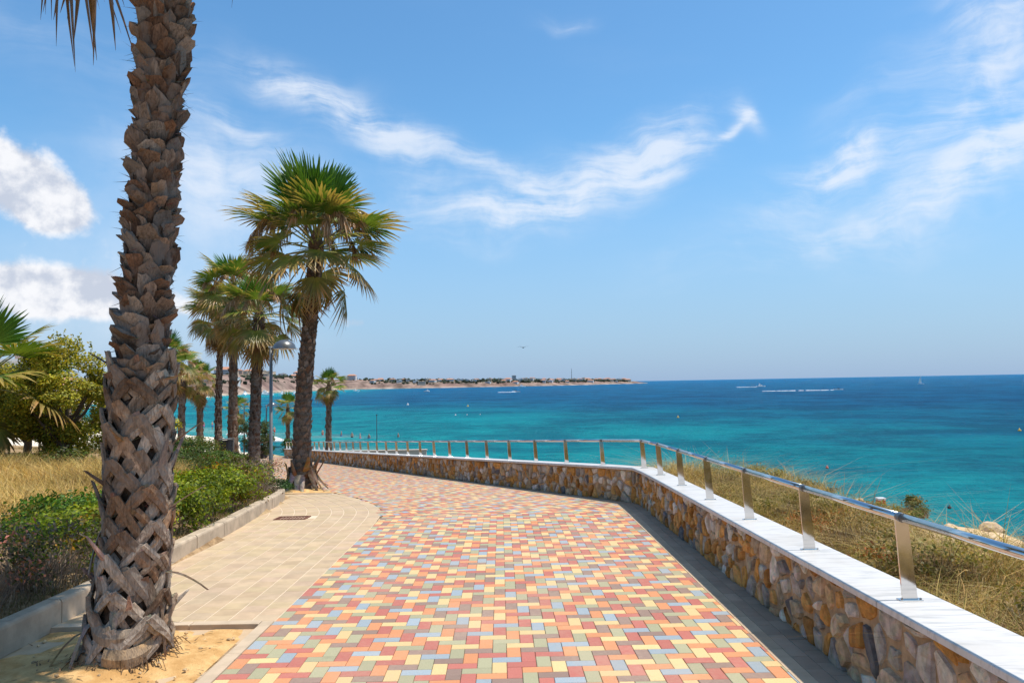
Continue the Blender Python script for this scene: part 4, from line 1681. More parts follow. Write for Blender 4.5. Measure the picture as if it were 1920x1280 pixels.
# upper trunk: shorter cut leaf bases in spirals; those on the side turned away are joined
rear = MB()
rings = 30
for a in range(rings):
    z = 1.98 + a * .098
    n_ = 11
    for k in range(n_):
        ph = 2 * math.pi * (k + .5 * (a % 2)) / n_ + a * .10 + tr_.uniform(-.18, .18)
        zz = z + tr_.uniform(-.045, .045)
        p = onsurf(ph, zz, .004)
        tall = float(np.interp(zz, [2.0, 2.5, 3.8, 4.6, 5.2], [1.05, .95, 1.0, 1.3, 1.6]))
        pk = float(np.interp(zz, [2.0, 2.35, 2.7, 5], [1.35, 1.25, .95, .95]))
        M_ = (Matrix.Translation(p) @ Matrix.Rotation(ph + tr_.uniform(-.25, .25), 4, 'Z') @ Matrix.Rotation(tr_.uniform(-.06, .18), 4, 'Y') @ Matrix.Rotation(tr_.gauss(0, .30), 4, 'X')
              @ Matrix.Diagonal((pk * tr_.uniform(.6, 1.5), tr_.uniform(.65, 1.15), tall * tr_.uniform(.6, 1.15), 1)))
        me = tr_.choice(BOOTS_GREY if tr_.random() < float(np.interp(zz, [1.95, 2.6, 3.4], [.85, .45, .15])) else BOOTS)
        facing = math.cos(ph) * -bxy(zz)[0] * 0 + math.cos(ph) * 2.7 + math.sin(ph) * -5.5 > -1.2
        if facing and zz < 4.9:
            o = link('leaf_base', me, trunk)
            o.matrix_basis = M_
        else:
            cl = np.zeros(len(me.vertices) * 4, dtype=np.float32); me.color_attributes['Col'].data.foreach_get('color', cl)
            rear.add([M_ @ v.co for v in me.vertices], [tuple(q.vertices) for q in me.polygons], 0, [tuple(q) for q in cl.reshape(-1, 4)[:, :3]])
tag(rear.build('rear_leaf_bases', M_bark, trunk, use_col=True), kind='stuff')
# sheaths slumped round the foot
for i, (ph0, z0, L, wd, tilt, c_) in enumerate([(-1.9, .30, 1.5, .11, -.04, (.40, .32, .24)), (-1.2, .16, 1.35, .13, .03, (.46, .32, .18)), (-2.3, .10, 1.6, .12, .0, (.42, .27, .14)), (-.7, .30, 1.0, .10, .10, (.36, .29, .22)),
                                              (-2.9, .22, .9, .12, -.12, (.26, .20, .15)), (.2, .2, 1.2, .12, .02, (.38, .28, .18)), (1.3, .16, 1.4, .12, -.03, (.34, .25, .17)), (2.4, .18, 1.3, .12, .02, (.3, .22, .16))]):
    V, F, C = [], [], []
    for q in range(9):
        t = q / 8
        ph = ph0 + (t - .3) * L
        z = z0 + tilt * (t - .5) * 2 - .05 * math.sin(t * 3.1)
        hw = wd * .5 * (1 - .7 * abs(t - .4) ** 1.5)
        lf = .035 + .03 * math.sin(t * 3.14 + i)
        for fr_, up in ((-1, -.03), (-1, 0), (0, .018), (1, .004), (1, -.03)):
            V.append(tuple(onsurf(ph, z + hw * fr_, lf + up)))
            g = tr_.uniform(.8, 1.12)
            C.append([x_ * g for x_ in c_])
    for q in range(8):
        for k in range(4):
            a = q * 5 + k
            F.append((a, a + 5, a + 6, a + 1))
    link('sheath', mesh('sheath', V, F, [M_bark], colors=np.array(C)), trunk)
# strips hanging off the trunk
for ph, z, dx, dz, wd, c_ in [(-2.35, .33, .16, -.36, .07, (.36, .30, .25)), (-2.75, .25, .30, -.36, .06, (.27, .17, .09)), (-1.55, .42, .05, -.20, .07, (.40, .35, .30)), (-2.85, .95, .10, -.32, .10, (.24, .20, .17)),
                              (.05, .62, .30, -.14, .05, (.12, .085, .06)), (-.2, .45, .05, -.55, .035, (.30, .17, .07)), (.1, 1.05, .26, .17, .06, (.40, .36, .33)), (.25, 1.50, .22, .18, .07, (.26, .20, .16)),
                              (-.35, 1.98, .25, .05, .07, (.30, .22, .16)), (3.0, 2.05, .22, .14, .05, (.20, .13, .09)), (2.9, 3.25, .12, .06, .03, (.34, .20, .08))]:
    p = onsurf(ph, z, .03); out = Vector((math.cos(ph), math.sin(ph), 0)); tg = Vector((-math.sin(ph), math.cos(ph), 0))
    V, F, C = [], [], []
    for q in range(6):
        t = q / 5
        c = p + out * (dx * t ** (.8 if dz < 0 else 1.2)) + Vector((0, 0, dz * t ** (1.5 if dz < 0 else 1)))
        hw = wd * .5 * (1 - .75 * t ** 2)
        for fr_, up in ((-1, 0), (0, .014), (1, 0)):
            V.append(tuple(c + tg * hw * fr_ + out * up)); C.append([x_ * tr_.uniform(.8, 1.15) for x_ in c_])
    for q in range(5):
        for k in range(2):
            a = q * 3 + k
            F.append((a, a + 3, a + 4, a + 1))
    link('torn_strip', mesh('torn_strip', V, F, [M_bark], colors=np.array(C)), trunk)
# fibrous roots
b = MB()
for i in range(260):
    ph = tr_.uniform(0, 6.283); z = tr_.uniform(-.02, .10)
    p = onsurf(ph, max(.0, z), .02) + Vector((0, 0, -.02)); out = Vector((math.cos(ph + tr_.uniform(-.5, .5)), math.sin(ph + tr_.uniform(-.5, .5)), 0))
    L = tr_.uniform(.05, .17)
    pts = [p, p + out * L * .5 + Vector((0, 0, tr_.uniform(-.02, .05))), p + out * L + Vector((0, 0, -.08 + tr_.uniform(-.02, .03)))]
    g = tr_.uniform(.5, 1.3)
    b.tube(pts, [.005, .004, .002], 3, 0, (.24 * g, .15 * g, .085 * g), False)
tag(b.build('root_fibre', M_bark, trunk, use_col=True), kind='stuff')
b = MB()
for i in range(1500):                     # hairs along the trunk
    ph = tr_.uniform(0, 6.283); z = tr_.uniform(.1, 5.2)
    p = onsurf(ph, z, .02); out = (Vector((math.cos(ph), math.sin(ph), 0)) * .6 + Vector((tr_.uniform(-.7, .7), tr_.uniform(-.7, .7), tr_.uniform(-.9, .7))))
    L = tr_.uniform(.03, .10)
    w_ = Vector((0, 0, .003))
    b.add([p - w_, p + w_, p + out * L], [(0, 1, 2)], 0, tuple(q * tr_.uniform(.5, 1.6) for q in (.17, .115, .075)))
tag(b.build('bark_hair', M_bark, trunk, use_col=True), kind='stuff')
bc = crown(big, (bxy(6.5)[0], bxy(6.5)[1], 6.5), 1.12, 30, 5, 84, -6, 5, 0, .6)
# the two dry fronds that hang into view
for az_, e, s_ in ((math.pi * 1.02, -8, 1.05), (math.pi * .90, -2, 1.0), (-.25, -20, .85)):
    o = link('dead_frond', FR_dead[0], bc)
    o.rotation_mode = 'QUATERNION'
    o.matrix_basis = bc.matrix_basis.to_3x3().normalized().to_4x4().inverted() @ Matrix.Rotation(az_, 4, 'Z') @ Matrix.Rotation(-R(e), 4, 'Y') @ Matrix.Scale(s_ / .85, 4)

# ---- the palms farther along
def palm(x, y, h, r_base, r_top, csc, nfr, seed, label, lean=(0, 0), boots=0, z=None, flowers=6, dead=5, az0=0.0, parts=False, nz=None, e_lo=-62, e_hi=84, young=1.0):
    zb = (gz(x, y) if z is None else z)
    root = empty('palm_tree', (x, y, zb - .05))
    tag(root, label, 'palm tree', 'fan palms along the promenade')
    r = random.Random(seed)
    fl = 1.75 if parts else 1.25
    pf = [(-.3, r_base * fl), (.05, r_base * fl), (.25, r_base * (1 + (fl - 1) * .72)), (.75, r_base), (h * .45, (r_base + r_top) * .48), (h * .8, r_top), (h, r_top * 1.12)]
    wob = r.uniform(-.05, .05)

    def cxy(zz):
        t = max(0, zz / h)
        return (lean[0] * t ** 1.3 + wob * math.sin(t * 5), lean[1] * t)

    def cf(zz, rr):
        g = rr.uniform(.55, 1.25)
        k = min(1, max(0, zz / h))
        return ((.20 - .07 * k) * g, (.155 - .07 * k) * g, (.12 - .065 * k) * g)
    V, F, C = trunk_vf(cxy, pf, -.3, h, nz or int(h * 14), 14, r_top * .10, seed, cf)
    tk = link('trunk', mesh('trunk', V, F, [M_bark], colors=C), root)
    if boots:
        bb = MB()
        per = 8
        nr = boots // per
        for a in range(nr):
            zz0 = .15 + (h - .25) * a / nr
            for k in range(per):
                ph = 2 * math.pi * (k + .5 * (a % 2)) / per + a * .15 + r.uniform(-.1, .1)
                zz = zz0 + r.uniform(-.03, .03)
                cx, cy = cxy(zz); rr = trunk_profile(pf, zz)
                s_ = rr / .19
                M_ = (Matrix.Translation((cx + math.cos(ph) * rr * .97, cy + math.sin(ph) * rr * .97, zz)) @ Matrix.Rotation(ph, 4, 'Z') @ Matrix.Rotation(r.uniform(-.2, .12), 4, 'Y') @ Matrix.Rotation(r.uniform(-.3, .3), 4, 'X')
                      @ Matrix.Diagonal((r.uniform(.5, 1.0) * (1.35 if r.random() < .12 else 1), s_ * .85, (h / nr) / .15 * r.uniform(.9, 1.2), 1)))
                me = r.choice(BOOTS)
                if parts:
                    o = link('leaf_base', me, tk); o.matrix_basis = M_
                else:
                    cl = np.zeros(len(me.vertices) * 4, dtype=np.float32); me.color_attributes['Col'].data.foreach_get('color', cl)
                    bb.add([M_ @ v.co for v in me.vertices], [tuple(p_.vertices) for p_ in me.polygons], 0, [tuple(q) for q in cl.reshape(-1, 4)[:, :3]])
        if not parts:
            tag(bb.build('leaf_bases', M_bark, tk, use_col=True), kind='stuff')
    top = cxy(h)
    crown(root, (top[0], top[1], h + .05), csc, nfr, seed + 50, e_hi, e_lo, flowers, dead, az0, young)
    return root, tk


p2, p2t = palm(-4.97, 17.75, 5.7, .205, .155, 1.10, 40, 31, 'full fan palm with dry flower stalks, nearest the white-topped wall', (.30, 0), 280, parts=True, z=pzf(17.75) + .06, flowers=14, dead=0, az0=.5, e_lo=-14, young=1.18)
# single fronds that hang clear below its crown
p2c = [c for c in p2.children if c.name.startswith('crown')][0]
for az_, e, s_, mi in ((.05, -34, .95, 0), (math.pi * .98, -30, 1.0, 1), (math.pi * 1.12, -46, .9, 0), (-1.35, -24, .8, 1), (-.35, -50, .75, 0), (math.pi * .8, -40, .9, 1)):
    o = link('frond', FR_hang[mi], p2c)
    o.matrix_basis = Matrix.Rotation(-p2c.rotation_euler.z, 4, 'Z') @ Matrix.Translation((0, 0, -.2)) @ Matrix.Rotation(az_, 4, 'Z') @ Matrix.Rotation(-R(e), 4, 'Y') @ Matrix.Scale(s_ / .85, 4)
# torn sheaths and roots splayed at its foot
for i in range(26):
    ph = i * .449 * 1.31 + tr_.uniform(-.15, .15)
    out = Vector((math.cos(ph), math.sin(ph), 0)); tg = Vector((-math.sin(ph), math.cos(ph), 0))
    up_ = i % 3 == 0
    z0 = tr_.uniform(.25, .55); L = tr_.uniform(.16, .5) if out.x > .2 else tr_.uniform(.12, .3)
    wd = tr_.uniform(.10, .26)
    c_ = tr_.choice([(.36, .20, .07), (.20, .11, .05), (.42, .36, .30), (.30, .16, .06), (.10, .065, .04)])
    V, F, C = [], [], []
    for q in range(6):
        t = q / 5
        zq = z0 + (.35 * t if up_ else -z0 * t ** .8 + .02)
        c = out * (.30 + (L * .5 * t if up_ else L * t ** 1.3)) + Vector((0, 0, zq))
        hw = wd * .5 * (1 - .6 * t)
        for fr_, u_ in ((-1, 0), (0, .03), (1, 0)):
            V.append(tuple(c + tg * hw * fr_ + out * u_)); C.append([x_ * tr_.uniform(.75, 1.15) for x_ in c_])
    F = [(q * 3 + k, q * 3 + k + 3, q * 3 + k + 4, q * 3 + k + 1) for q in range(5) for k in range(2)]
    link('torn_strip', mesh('torn_strip', V, F, [M_bark], colors=np.array(C)), p2t)

palm(-8.35, 24.3, 5.3, .18, .155, .88, 34, 41, 'fan palm just behind the street lamp, second in the row', (.15, 0), 240, flowers=8, dead=4, az0=1.0, e_lo=-42, e_hi=72)
palm(-11.0, 29.5, 7.1, .18, .145, .98, 38, 42, 'tall fan palm in the row standing beside the black litter bin', (.1, 0), 240, flowers=8, dead=6, az0=2.0, e_lo=-55, e_hi=70)
palm(-15.0, 38.5, 7.8, .18, .14, 1.1, 34, 43, 'slim fan palm in the row on the far side of the litter bin', (0, 0), 200, flowers=6, dead=10, az0=3.0, e_lo=-72, e_hi=66)
palm(-15.9, 34.5, 4.3, .25, .2, .8, 30, 44, 'shaggy fan palm with a dead leaf skirt close behind the big trunk', (.1, 0), 120, flowers=4, dead=12, e_lo=-70)
palm(-20.2, 46.0, 4.9, .22, .18, .85, 28, 45, 'yellowing fan palm between the shaggy palm and the sea', (0, 0), 80, flowers=5, dead=10, e_lo=-70)
palm(-21.2, 51.0, 5.0, .22, .17, .95, 28, 46, 'fan palm with upright green top against the turquoise water', (0, 0), 80, flowers=4, dead=4)
palm(-12.35, 50.5, 4.9, .20, .16, .72, 30, 47, 'short fan palm standing behind the far stretch of railing', (0, 0), 80, flowers=3, dead=4, z=-3.05)
palm(-21.8, 73.0, 4.7, .20, .16, .82, 26, 48, 'small fan palm half hidden behind the second trunk', (0, 0), 60, flowers=3, dead=5, z=-4.9)
palm(-29.3, 80.0, 4.9, .20, .16, .90, 26, 49, 'small far fan palm seen between two trunks of the row', (0, 0), 60, flowers=3, dead=4, z=-5.4)
palm(-13.5, 19.0, 2.35, .24, .2, 1.35, 26, 50, 'young green fan palm at the edge of the view beside the leafy tree', (0, 0), 40, flowers=0, dead=2, e_lo=-40)
# ---------------------------------------------------------------- plants
def unit(a):
    return a / np.maximum(np.linalg.norm(a, axis=1, keepdims=True), 1e-6)


def leaf_cloud(P, N, L, Wd, C, spread=.7, g=None):
    """Diamond leaves at P, faced roughly along N."""
    g = g or rng
    n_ = len(P)
    nn = unit(N + g.normal(0, spread, (n_, 3)))
    a = unit(np.cross(nn, g.normal(0, 1, (n_, 3))))
    b = np.cross(nn, a)
    L = (L * g.uniform(.6, 1.3, n_))[:, None]
    Wd = (Wd * g.uniform(.7, 1.2, n_))[:, None]
    V = np.stack([P - a * L * .5, P - b * Wd * .5 + nn * Wd * .12, P + a * L * .5, P + b * Wd * .5 + nn * Wd * .12], 1).reshape(-1, 3)
    F = np.arange(n_ * 4).reshape(-1, 4)
    return V, F, np.repeat(C, 4, axis=0)


def palette(cols, wts, n_, g=None, var=.22):
    g = g or rng
    c = np.array(cols)[g.choice(len(cols), n_, p=np.array(wts) / np.sum(wts))]
    return c * g.uniform(1 - var, 1 + var, (n_, 1)) * g.uniform(.93, 1.07, (n_, 3))


def ribbons(P, D, H, W0, C, bend, g=None):
    """Grass blades: base P, lean D (x, y), height H."""
    g = g or rng
    n_ = len(P)
    a = g.uniform(0, 6.283, n_)
    S = np.stack([np.cos(a), np.sin(a), np.zeros(n_)], 1) * W0[:, None]
    D3 = np.concatenate([D, np.zeros((n_, 1))], 1) * H[:, None]
    up = np.zeros((n_, 3)); up[:, 2] = H
    m1 = P + up * .5 + D3 * .28
    t = P + up * (1 - .35 * bend)[:, None] + D3 * (1.0 + bend)[:, None]
    V = np.stack([P - S, P + S, m1 - S * .8, m1 + S * .8, t], 1).reshape(-1, 3)
    b = np.arange(n_)[:, None] * 5
    F = np.concatenate([b + [0, 1, 3], b + [0, 3, 2], b + [2, 3, 4]], 0)
    return V, F, np.repeat(C, 5, axis=0)


M_grass = leafmat('dry_grass', .7, .25, .15, .2)
M_twig = colmat('twig_bark', .9, .15, .2, 20, 60, .3, .003)


def stems_mesh(base, tips, r0, colr, seed, name='stem', n_=5):
    r = random.Random(seed)
    b = MB()
    for t in tips:
        m_ = [base[k] + (t[k] - base[k]) * .5 + r.uniform(-.06, .06) * (1 if k < 2 else -.2) for k in range(3)]
        g = r.uniform(.7, 1.2)
        b.tube([base, m_, t], [r0, r0 * .65, r0 * .3], n_, 0, tuple(x_ * g for x_ in colr), False)
    return mesh(name, b.V, b.F, [M_twig], colors=np.array(b.C), smooth=True)


def shrub(name, x, y, rx, ry, h, nleaf, L, cols, wts, label, group=None, twig=0, twigcol=(.20, .15, .11), seed=0, box=False, cat='shrub', clumps=None, zoff=0.0):
    g = np.random.default_rng(seed + 1000)
    z = gz(x, y) + zoff
    root = empty(name, (x, y, z))
    tag(root, label, cat, group)
    nc = clumps or max(8, nleaf // 110)
    u = unit(g.normal(0, 1, (nc, 3)))
    u[:, 2] = np.abs(u[:, 2]) * .95 - .12
    rad = g.uniform(.55, 1.0, nc)[:, None] ** .6
    if box:
        u = np.sign(u) * np.abs(u) ** .55
    cc = u * rad * np.array([rx, ry, h * .62]) + np.array([0, 0, h * .36])
    ci = g.integers(0, nc, nleaf)
    P = cc[ci] + g.normal(0, 1, (nleaf, 3)) * np.array([rx, ry, h * .5]) * .16
    P[:, 2] = np.maximum(P[:, 2], .02)
    N = unit(P - np.array([0, 0, h * .2])) + np.array([0, 0, .35])
    C = palette(cols, wts, nleaf, g)
    ctint = g.uniform(.55, 1.45, (nc, 1)) * np.where(g.uniform(0, 1, (nc, 1)) < .10, np.array([[1.9, .95, .9]]), 1.0)
    C = C * ctint[ci]
    V, F, C = leaf_cloud(P, N, np.full(nleaf, L), np.full(nleaf, L * .55), C, .75, g)
    link('foliage', mesh('foliage', V, F, [M_leaf], colors=C), root)
    k = min(nc, 16)
    link('stem', stems_mesh((0, 0, -.08), [tuple(v) for v in cc[:k] * .95], .008 * max(1, h / .8), twigcol, seed), root)
    if twig:
        n_ = twig
        q = unit(g.normal(0, 1, (n_, 3))); q[:, 2] = np.abs(q[:, 2])
        Pb = q * np.array([rx, ry, h * .5]) * g.uniform(.2, .85, (n_, 1))
        Pb[:, 2] = np.maximum(.02, Pb[:, 2])
        H = g.uniform(.10, .26, n_) * h / .7
        D = q[:, :2] * .5 + g.normal(0, .35, (n_, 2))
        V, F, C = ribbons(Pb, D, H, g.uniform(.0018, .0035, n_), palette([twigcol, tuple(1.5 * c for c in twigcol), (.30, .24, .17)], [2, 2, 1], n_, g), g.uniform(0, .4, n_), g)
        tag(link('twigs', mesh('twigs', V, F, [M_twig], colors=C), root), kind='stuff')
    return root


HG = [(.13, .185, .010), (.19, .24, .012), (.29, .30, .02), (.065, .095, .010)]
HW = [3, 3, 1.6, 2]
DRYW = [(.17, .125, .095), (.25, .19, .14), (.085, .11, .02), (.065, .06, .03)]
hedge_group = 'clipped shrubs growing behind the kerb'
HS = [(3.6, .62, .50, .62, DRYW, [3, 2, 2, 2], 'w', 'dark twiggy shrub behind the kerb, cut by the edge of the view'),
      (4.75, .55, .60, .70, DRYW, [3, 2, 2, 2], 'w', 'dusky purple-brown twiggy shrub behind the near kerb, left of the big palm'),
      (5.85, .55, .62, .68, DRYW, [3, 2, 3, 1], 'w', 'half-bare brown shrub just left of the big palm trunk'),
      (6.95, .55, .62, .66, DRYW + HG[:2], [2, 2, 2, 1, 3, 2], 'w', 'green and brown mixed shrub touching the left side of the big trunk'),
      (8.1, .55, .62, .62, HG, HW, 'g', 'green shrub behind the big palm trunk'),
      (9.25, .55, .66, .66, HG, HW, 'g', 'bright green shrub showing just right of the big palm trunk'),
      (10.4, .55, .66, .68, HG, HW, 'g', 'dense yellow-green shrub in the middle of the hedge'),
      (11.5, .55, .66, .68, HG, HW, 'g', 'leafy green shrub in the hedge in front of the litter bin'),
      (12.6, .55, .66, .70, HG + [(.20, .11, .035)], HW + [3], 'g', 'green shrub with rusty brown patches in the hedge'),
      (13.7, .52, .62, .74, DRYW + [(.11, .13, .02)], [3, 3, 1.5, 1, 2], 'w', 'brown half-dead shrub near the lamp post'),
      (14.8, .5, .60, .74, DRYW + [(.10, .12, .02)], [3, 3, 1.5, 1, 1.5], 'w', 'tall bare twiggy shrub right in front of the lamp post')]
for i, (y, rx, ry, h, cols, wts, kind, lab) in enumerate(HS):
    shrub('hedge_shrub', float(xk(y)) - .62, y, rx, ry, h * 1.02, 5200 if kind == 'g' else 3000, .055 if kind == 'g' else .042, cols, wts, lab, hedge_group, 1500 if kind == 'w' else 260, (.24, .175, .125), i, True)
shrub('low_plant', -5.05, 15.75, .36, .42, .34, 2200, .05, [(.03, .085, .015), (.05, .11, .02)], [1, 1], 'small mounded green plant spilling over the end of the kerb', None, 0, seed=40)
for i, (x, y, h, lab) in enumerate([(-5.25, 9.0, .60, 'bright green bush peeping over the brown hedge left of the big trunk')]):
    shrub('green_bush', x, y, .75, .6, h, 5200, .055, [(.06, .14, .012), (.10, .18, .015), (.035, .08, .012)], [3, 2, 2], lab, None, 60, seed=50 + i)
# dried litter and weeds along the kerb
n_ = 5000
yy = rng.uniform(3, 16, n_); xx = xk(yy) - .15 - rng.uniform(0, .35, n_)
P = np.stack([xx, yy, ground_z(xx, yy) - .01], 1)
V, F, C = ribbons(P, rng.normal(0, .6, (n_, 2)), rng.uniform(.04, .14, n_), rng.uniform(.002, .004, n_), palette([(.28, .19, .09), (.18, .12, .06), (.10, .13, .03)], [3, 3, 2], n_), rng.uniform(.1, .8, n_))
tag(link('kerbside_weeds', mesh('kerbside_weeds', V, F, [M_grass], colors=C)), 'dry weeds and litter along the back of the kerb', 'weeds', kind='stuff')

# the field of straw-coloured grass
n_ = 90000
yy = 6.5 + 13.5 * rng.uniform(0, 1, n_) ** .85
xx = -5.6 - (yy - 6.5) * .12 - rng.uniform(0, 1, n_) * (4 + (yy - 5) * .65)
keep = vnoise(xx, yy, 1.1, 12) + rng.uniform(-.3, .3, n_) > .22
xx, yy = xx[keep], yy[keep]
n_ = len(xx)
P = np.stack([xx, yy, ground_z(xx, yy) - .02], 1)
ht = (.28 + .42 * vnoise(xx, yy, .8, 13)) * rng.uniform(.6, 1.3, n_)
dk = vnoise(xx, yy, .55, 14)
C = palette([(.60, .41, .13), (.52, .34, .10), (.68, .50, .20), (.28, .19, .09)], [3, 3, 2, 1], n_) * np.where((dk > .72)[:, None], .62, 1)
V, F, C = ribbons(P, rng.normal(0, .35, (n_, 2)) + np.array([-.12, 0]), ht, rng.uniform(.003, .007, n_), C, rng.uniform(.1, .9, n_))
tag(link('dry_grass', mesh('dry_grass', V, F, [M_grass], colors=C)), 'straw-coloured dry grass filling the plot behind the hedge', 'grass', kind='stuff')

# low green cover between the hedge and the palms
lowg = [(-7.7, 19.4, .9, .5), (-9.2, 20.6, 1.1, .55), (-9.8, 22.6, 1.2, .6), (-11.2, 23.0, 1.2, .7), (-11.6, 26.0, 1.3, .7), (-13.4, 26.5, 1.4, .8), (-13.5, 30.0, 1.4, .8), (-15.8, 31.0, 1.5, .9), (-8.7, 22.2, .7, .45), (-9.6, 25.3, .8, .5)]
where = ['in front of the lamp post', 'behind the hedge near the lamp', 'before the litter bin', 'beside the tan earth strip', 'below the row of palms', 'left of the palm row', 'farther along the palm row', 'close to the shaggy palm', 'at the foot of the second palm in the row', 'under the bench']
for i, ((x, y, r_, h), wh) in enumerate(zip(lowg, where)):
    shrub('ground_cover_shrub', x, y, r_, r_ * .8, h, 3600, .075, [(.05, .10, .014), (.085, .14, .018), (.13, .16, .03), (.10, .09, .03)], [3, 2, 1, 1], 'low spreading green shrub ' + wh, 'low green shrubs under the palms', 40, seed=70 + i)
n_ = 14000
yy = rng.uniform(17.5, 32, n_); xx = xk(yy) - .2 - rng.uniform(0, 1, n_) * (3 + (yy - 17) * .4)
P = np.stack([xx, yy, ground_z(xx, yy) - .02], 1)
V, F, C = ribbons(P, rng.normal(0, .5, (n_, 2)), rng.uniform(.06, .22, n_), rng.uniform(.004, .008, n_), palette([(.38, .26, .12), (.10, .13, .03), (.24, .17, .08)], [3, 2, 2], n_), rng.uniform(.1, .8, n_))
tag(link('rough_grass', mesh('rough_grass', V, F, [M_grass], colors=C)), 'patchy rough grass on the bank under the palms', 'grass', kind='stuff')


def tree(x, y, h, rx, ry, nleaf, L, cols, wts, label, seed, trunk_r=.10, z=None, low=.25, sprigs=0):
    g = np.random.default_rng(seed + 5000)
    r = random.Random(seed)
    z = gz(x, y) if z is None else z
    root = empty('leafy_tree', (x, y, z))
    tag(root, label, 'tree', 'leafy trees behind the dry grass')
    nc = 46
    u = unit(g.normal(0, 1, (nc, 3)))
    cc = u * (g.uniform(.45, 1.0, (nc, 1)) ** .5) * np.array([rx, ry, h * (1 - low) * .5]) * g.uniform(.8, 1.12, (nc, 1)) + np.array([0, 0, h * (low + (1 - low) * .48)])
    cc[:, 2] = np.clip(cc[:, 2], h * .12, h)
    cr = g.uniform(.16, .34, nc) * (rx + ry) * .5
    ci = g.integers(0, nc, nleaf)
    d = unit(g.normal(0, 1, (nleaf, 3)))
    P = cc[ci] + d * (cr[ci] * g.uniform(.2, 1.0, nleaf) ** .5)[:, None] * np.array([1, 1, .75])
    ctint = g.uniform(.7, 1.3, (nc, 1))
    C = palette(cols, wts, nleaf, g) * ctint[ci]
    N = d + np.array([0, 0, .5])
    if sprigs:                            # thin shoots sticking out of the top
        sp_, sc_ = [], []
        for k in range(sprigs):
            a = g.uniform(0, 6.283); q = g.uniform(0, .9)
            b0 = np.array([math.cos(a) * rx * q, math.sin(a) * ry * q, h * (.96 - .25 * q)])
            n2 = 26
            t = g.uniform(0, 1, n2)[:, None]
            tip = b0 + np.array([g.uniform(-.2, .2), g.uniform(-.2, .2), g.uniform(.25, .55)])
            sp_.append(b0 * (1 - t) + tip * t + g.normal(0, .025, (n2, 3)))
        Q = np.concatenate(sp_)
        P = np.concatenate([P, Q]); N = np.concatenate([N, g.normal(0, 1, Q.shape)])
        C = np.concatenate([C, palette(cols, wts, len(Q), g)])
    V, F, C = leaf_cloud(P, N, np.full(len(P), L), np.full(len(P), L * .6), C, .7, g)
    link('crown', mesh('crown', V, F, [M_leaf], colors=C), root)
    b = MB()
    b.tube([(0, 0, -.1), (r.uniform(-.05, .05), 0, h * .2), (r.uniform(-.1, .1), r.uniform(-.1, .1), h * .42)], [trunk_r * 1.3, trunk_r, trunk_r * .75], 8, 0, (.17, .13, .10), False)
    for k in range(0, nc, 2):
        c = cc[k]
        s0 = Vector((0, 0, h * r.uniform(.15, .4)))
        e = Vector(c)
        mid = s0.lerp(e, .5) + Vector((r.uniform(-.1, .1), r.uniform(-.1, .1), -.1))
        b.tube([s0, mid, e], [trunk_r * .5, trunk_r * .33, trunk_r * .12], 5, 0, (.16, .12, .09), False)
    b.build('trunk', M_twig, root, smooth=True, use_col=True)
    return root


TC = [(.36, .33, .03), (.25, .25, .022), (.48, .40, .04), (.14, .15, .016), (.52, .38, .045)]
TW = [3, 3, 2, 2, .8]
tree(-12.0, 20.2, 3.55, 1.5, 1.4, 30000, .085, TC, TW, 'olive-green leafy tree left of the big palm trunk', 1, .11, sprigs=26, low=.14)
tree(-14.3, 22.2, 2.9, 1.2, 1.2, 16000, .085, TC, TW, 'smaller olive-green tree between the leafy tree and the young palm', 2, .1, low=.2, sprigs=8)
tree(-10.8, 21.5, 2.6, .95, 1.0, 9000, .08, TC, TW, 'leafy tree mostly hidden behind the big palm trunk', 3, .09, low=.2, sprigs=6)
tree(-16.5, 24.0, 2.9, 1.5, 1.4, 9000, .09, [(.05, .09, .015), (.08, .12, .02)], [1, 1], 'darker green tree at the edge of the view behind the young palm', 4, .1, low=.15)
tree(-15.6, 45.5, 2.9, 1.0, 1.0, 7000, .09, [(.05, .075, .02), (.09, .11, .03), (.13, .14, .04)], [2, 2, 1], 'round grey-green tree behind the second palm of the row', 5, .1, low=.15, sprigs=6)
tree(-17.7, 53.5, 1.9, .75, .75, 5000, .09, [(.02, .055, .012), (.035, .085, .015)], [1, 1], 'dark green round bush at the end of the stone wall', 6, .07, low=.1)
tree(-16.4, 56.5, 1.6, .9, .8, 4000, .09, [(.03, .075, .012), (.05, .11, .015)], [1, 1], 'low bright bush just beyond the end of the stone wall', 7, .06, low=.1)
tree(-21.5, 36.5, 2.6, 1.6, 1.4, 8000, .09, [(.04, .07, .015), (.06, .09, .02)], [1, 1], 'dark tree behind the shaggy palm', 8, .1, low=.1)
tree(-24.0, 33.0, 3.0, 2.0, 1.8, 8000, .10, [(.05, .08, .015), (.08, .10, .02)], [1, 1], 'broad dark tree hidden behind the big palm trunk', 9, .1, low=.1)
for i, (x, y, r_, h, wh) in enumerate([(-13.1, 18.0, .9, .8, 'below the olive-green leafy tree'), (-11.2, 18.6, .9, .75, 'right of the leafy tree at the top of the dry grass'), (-14.6, 18.4, .9, 1.0, 'under the young palm at the edge of the view'), (-10.0, 19.4, .7, .7, 'at the back of the dry grass beside the big trunk'), (-12.2, 18.3, .8, .6, 'in the shade below the leafy tree')]):
    shrub('field_shrub', x, y, r_, r_ * .8, h, 3200, .085, [(.05, .085, .014), (.08, .11, .02), (.15, .14, .03), (.10, .075, .04)], [3, 2, 1, 1.2], 'rough green shrub ' + wh, 'rough shrubs at the back of the dry grass', 120, seed=90 + i)

# ---- the seaward bank: tangled dry herbs, scrub and bare rock
def bank_xy(n_, ymin, ymax, smax):
    yy = rng.uniform(ymin, ymax, n_)
    ss_ = .36 + rng.uniform(0, 1, n_) ** 1.15 * smax
    xx = xw(yy) + ss_
    ok_ = xx < xc(yy) + .1
    return xx[ok_], yy[ok_], ss_[ok_]


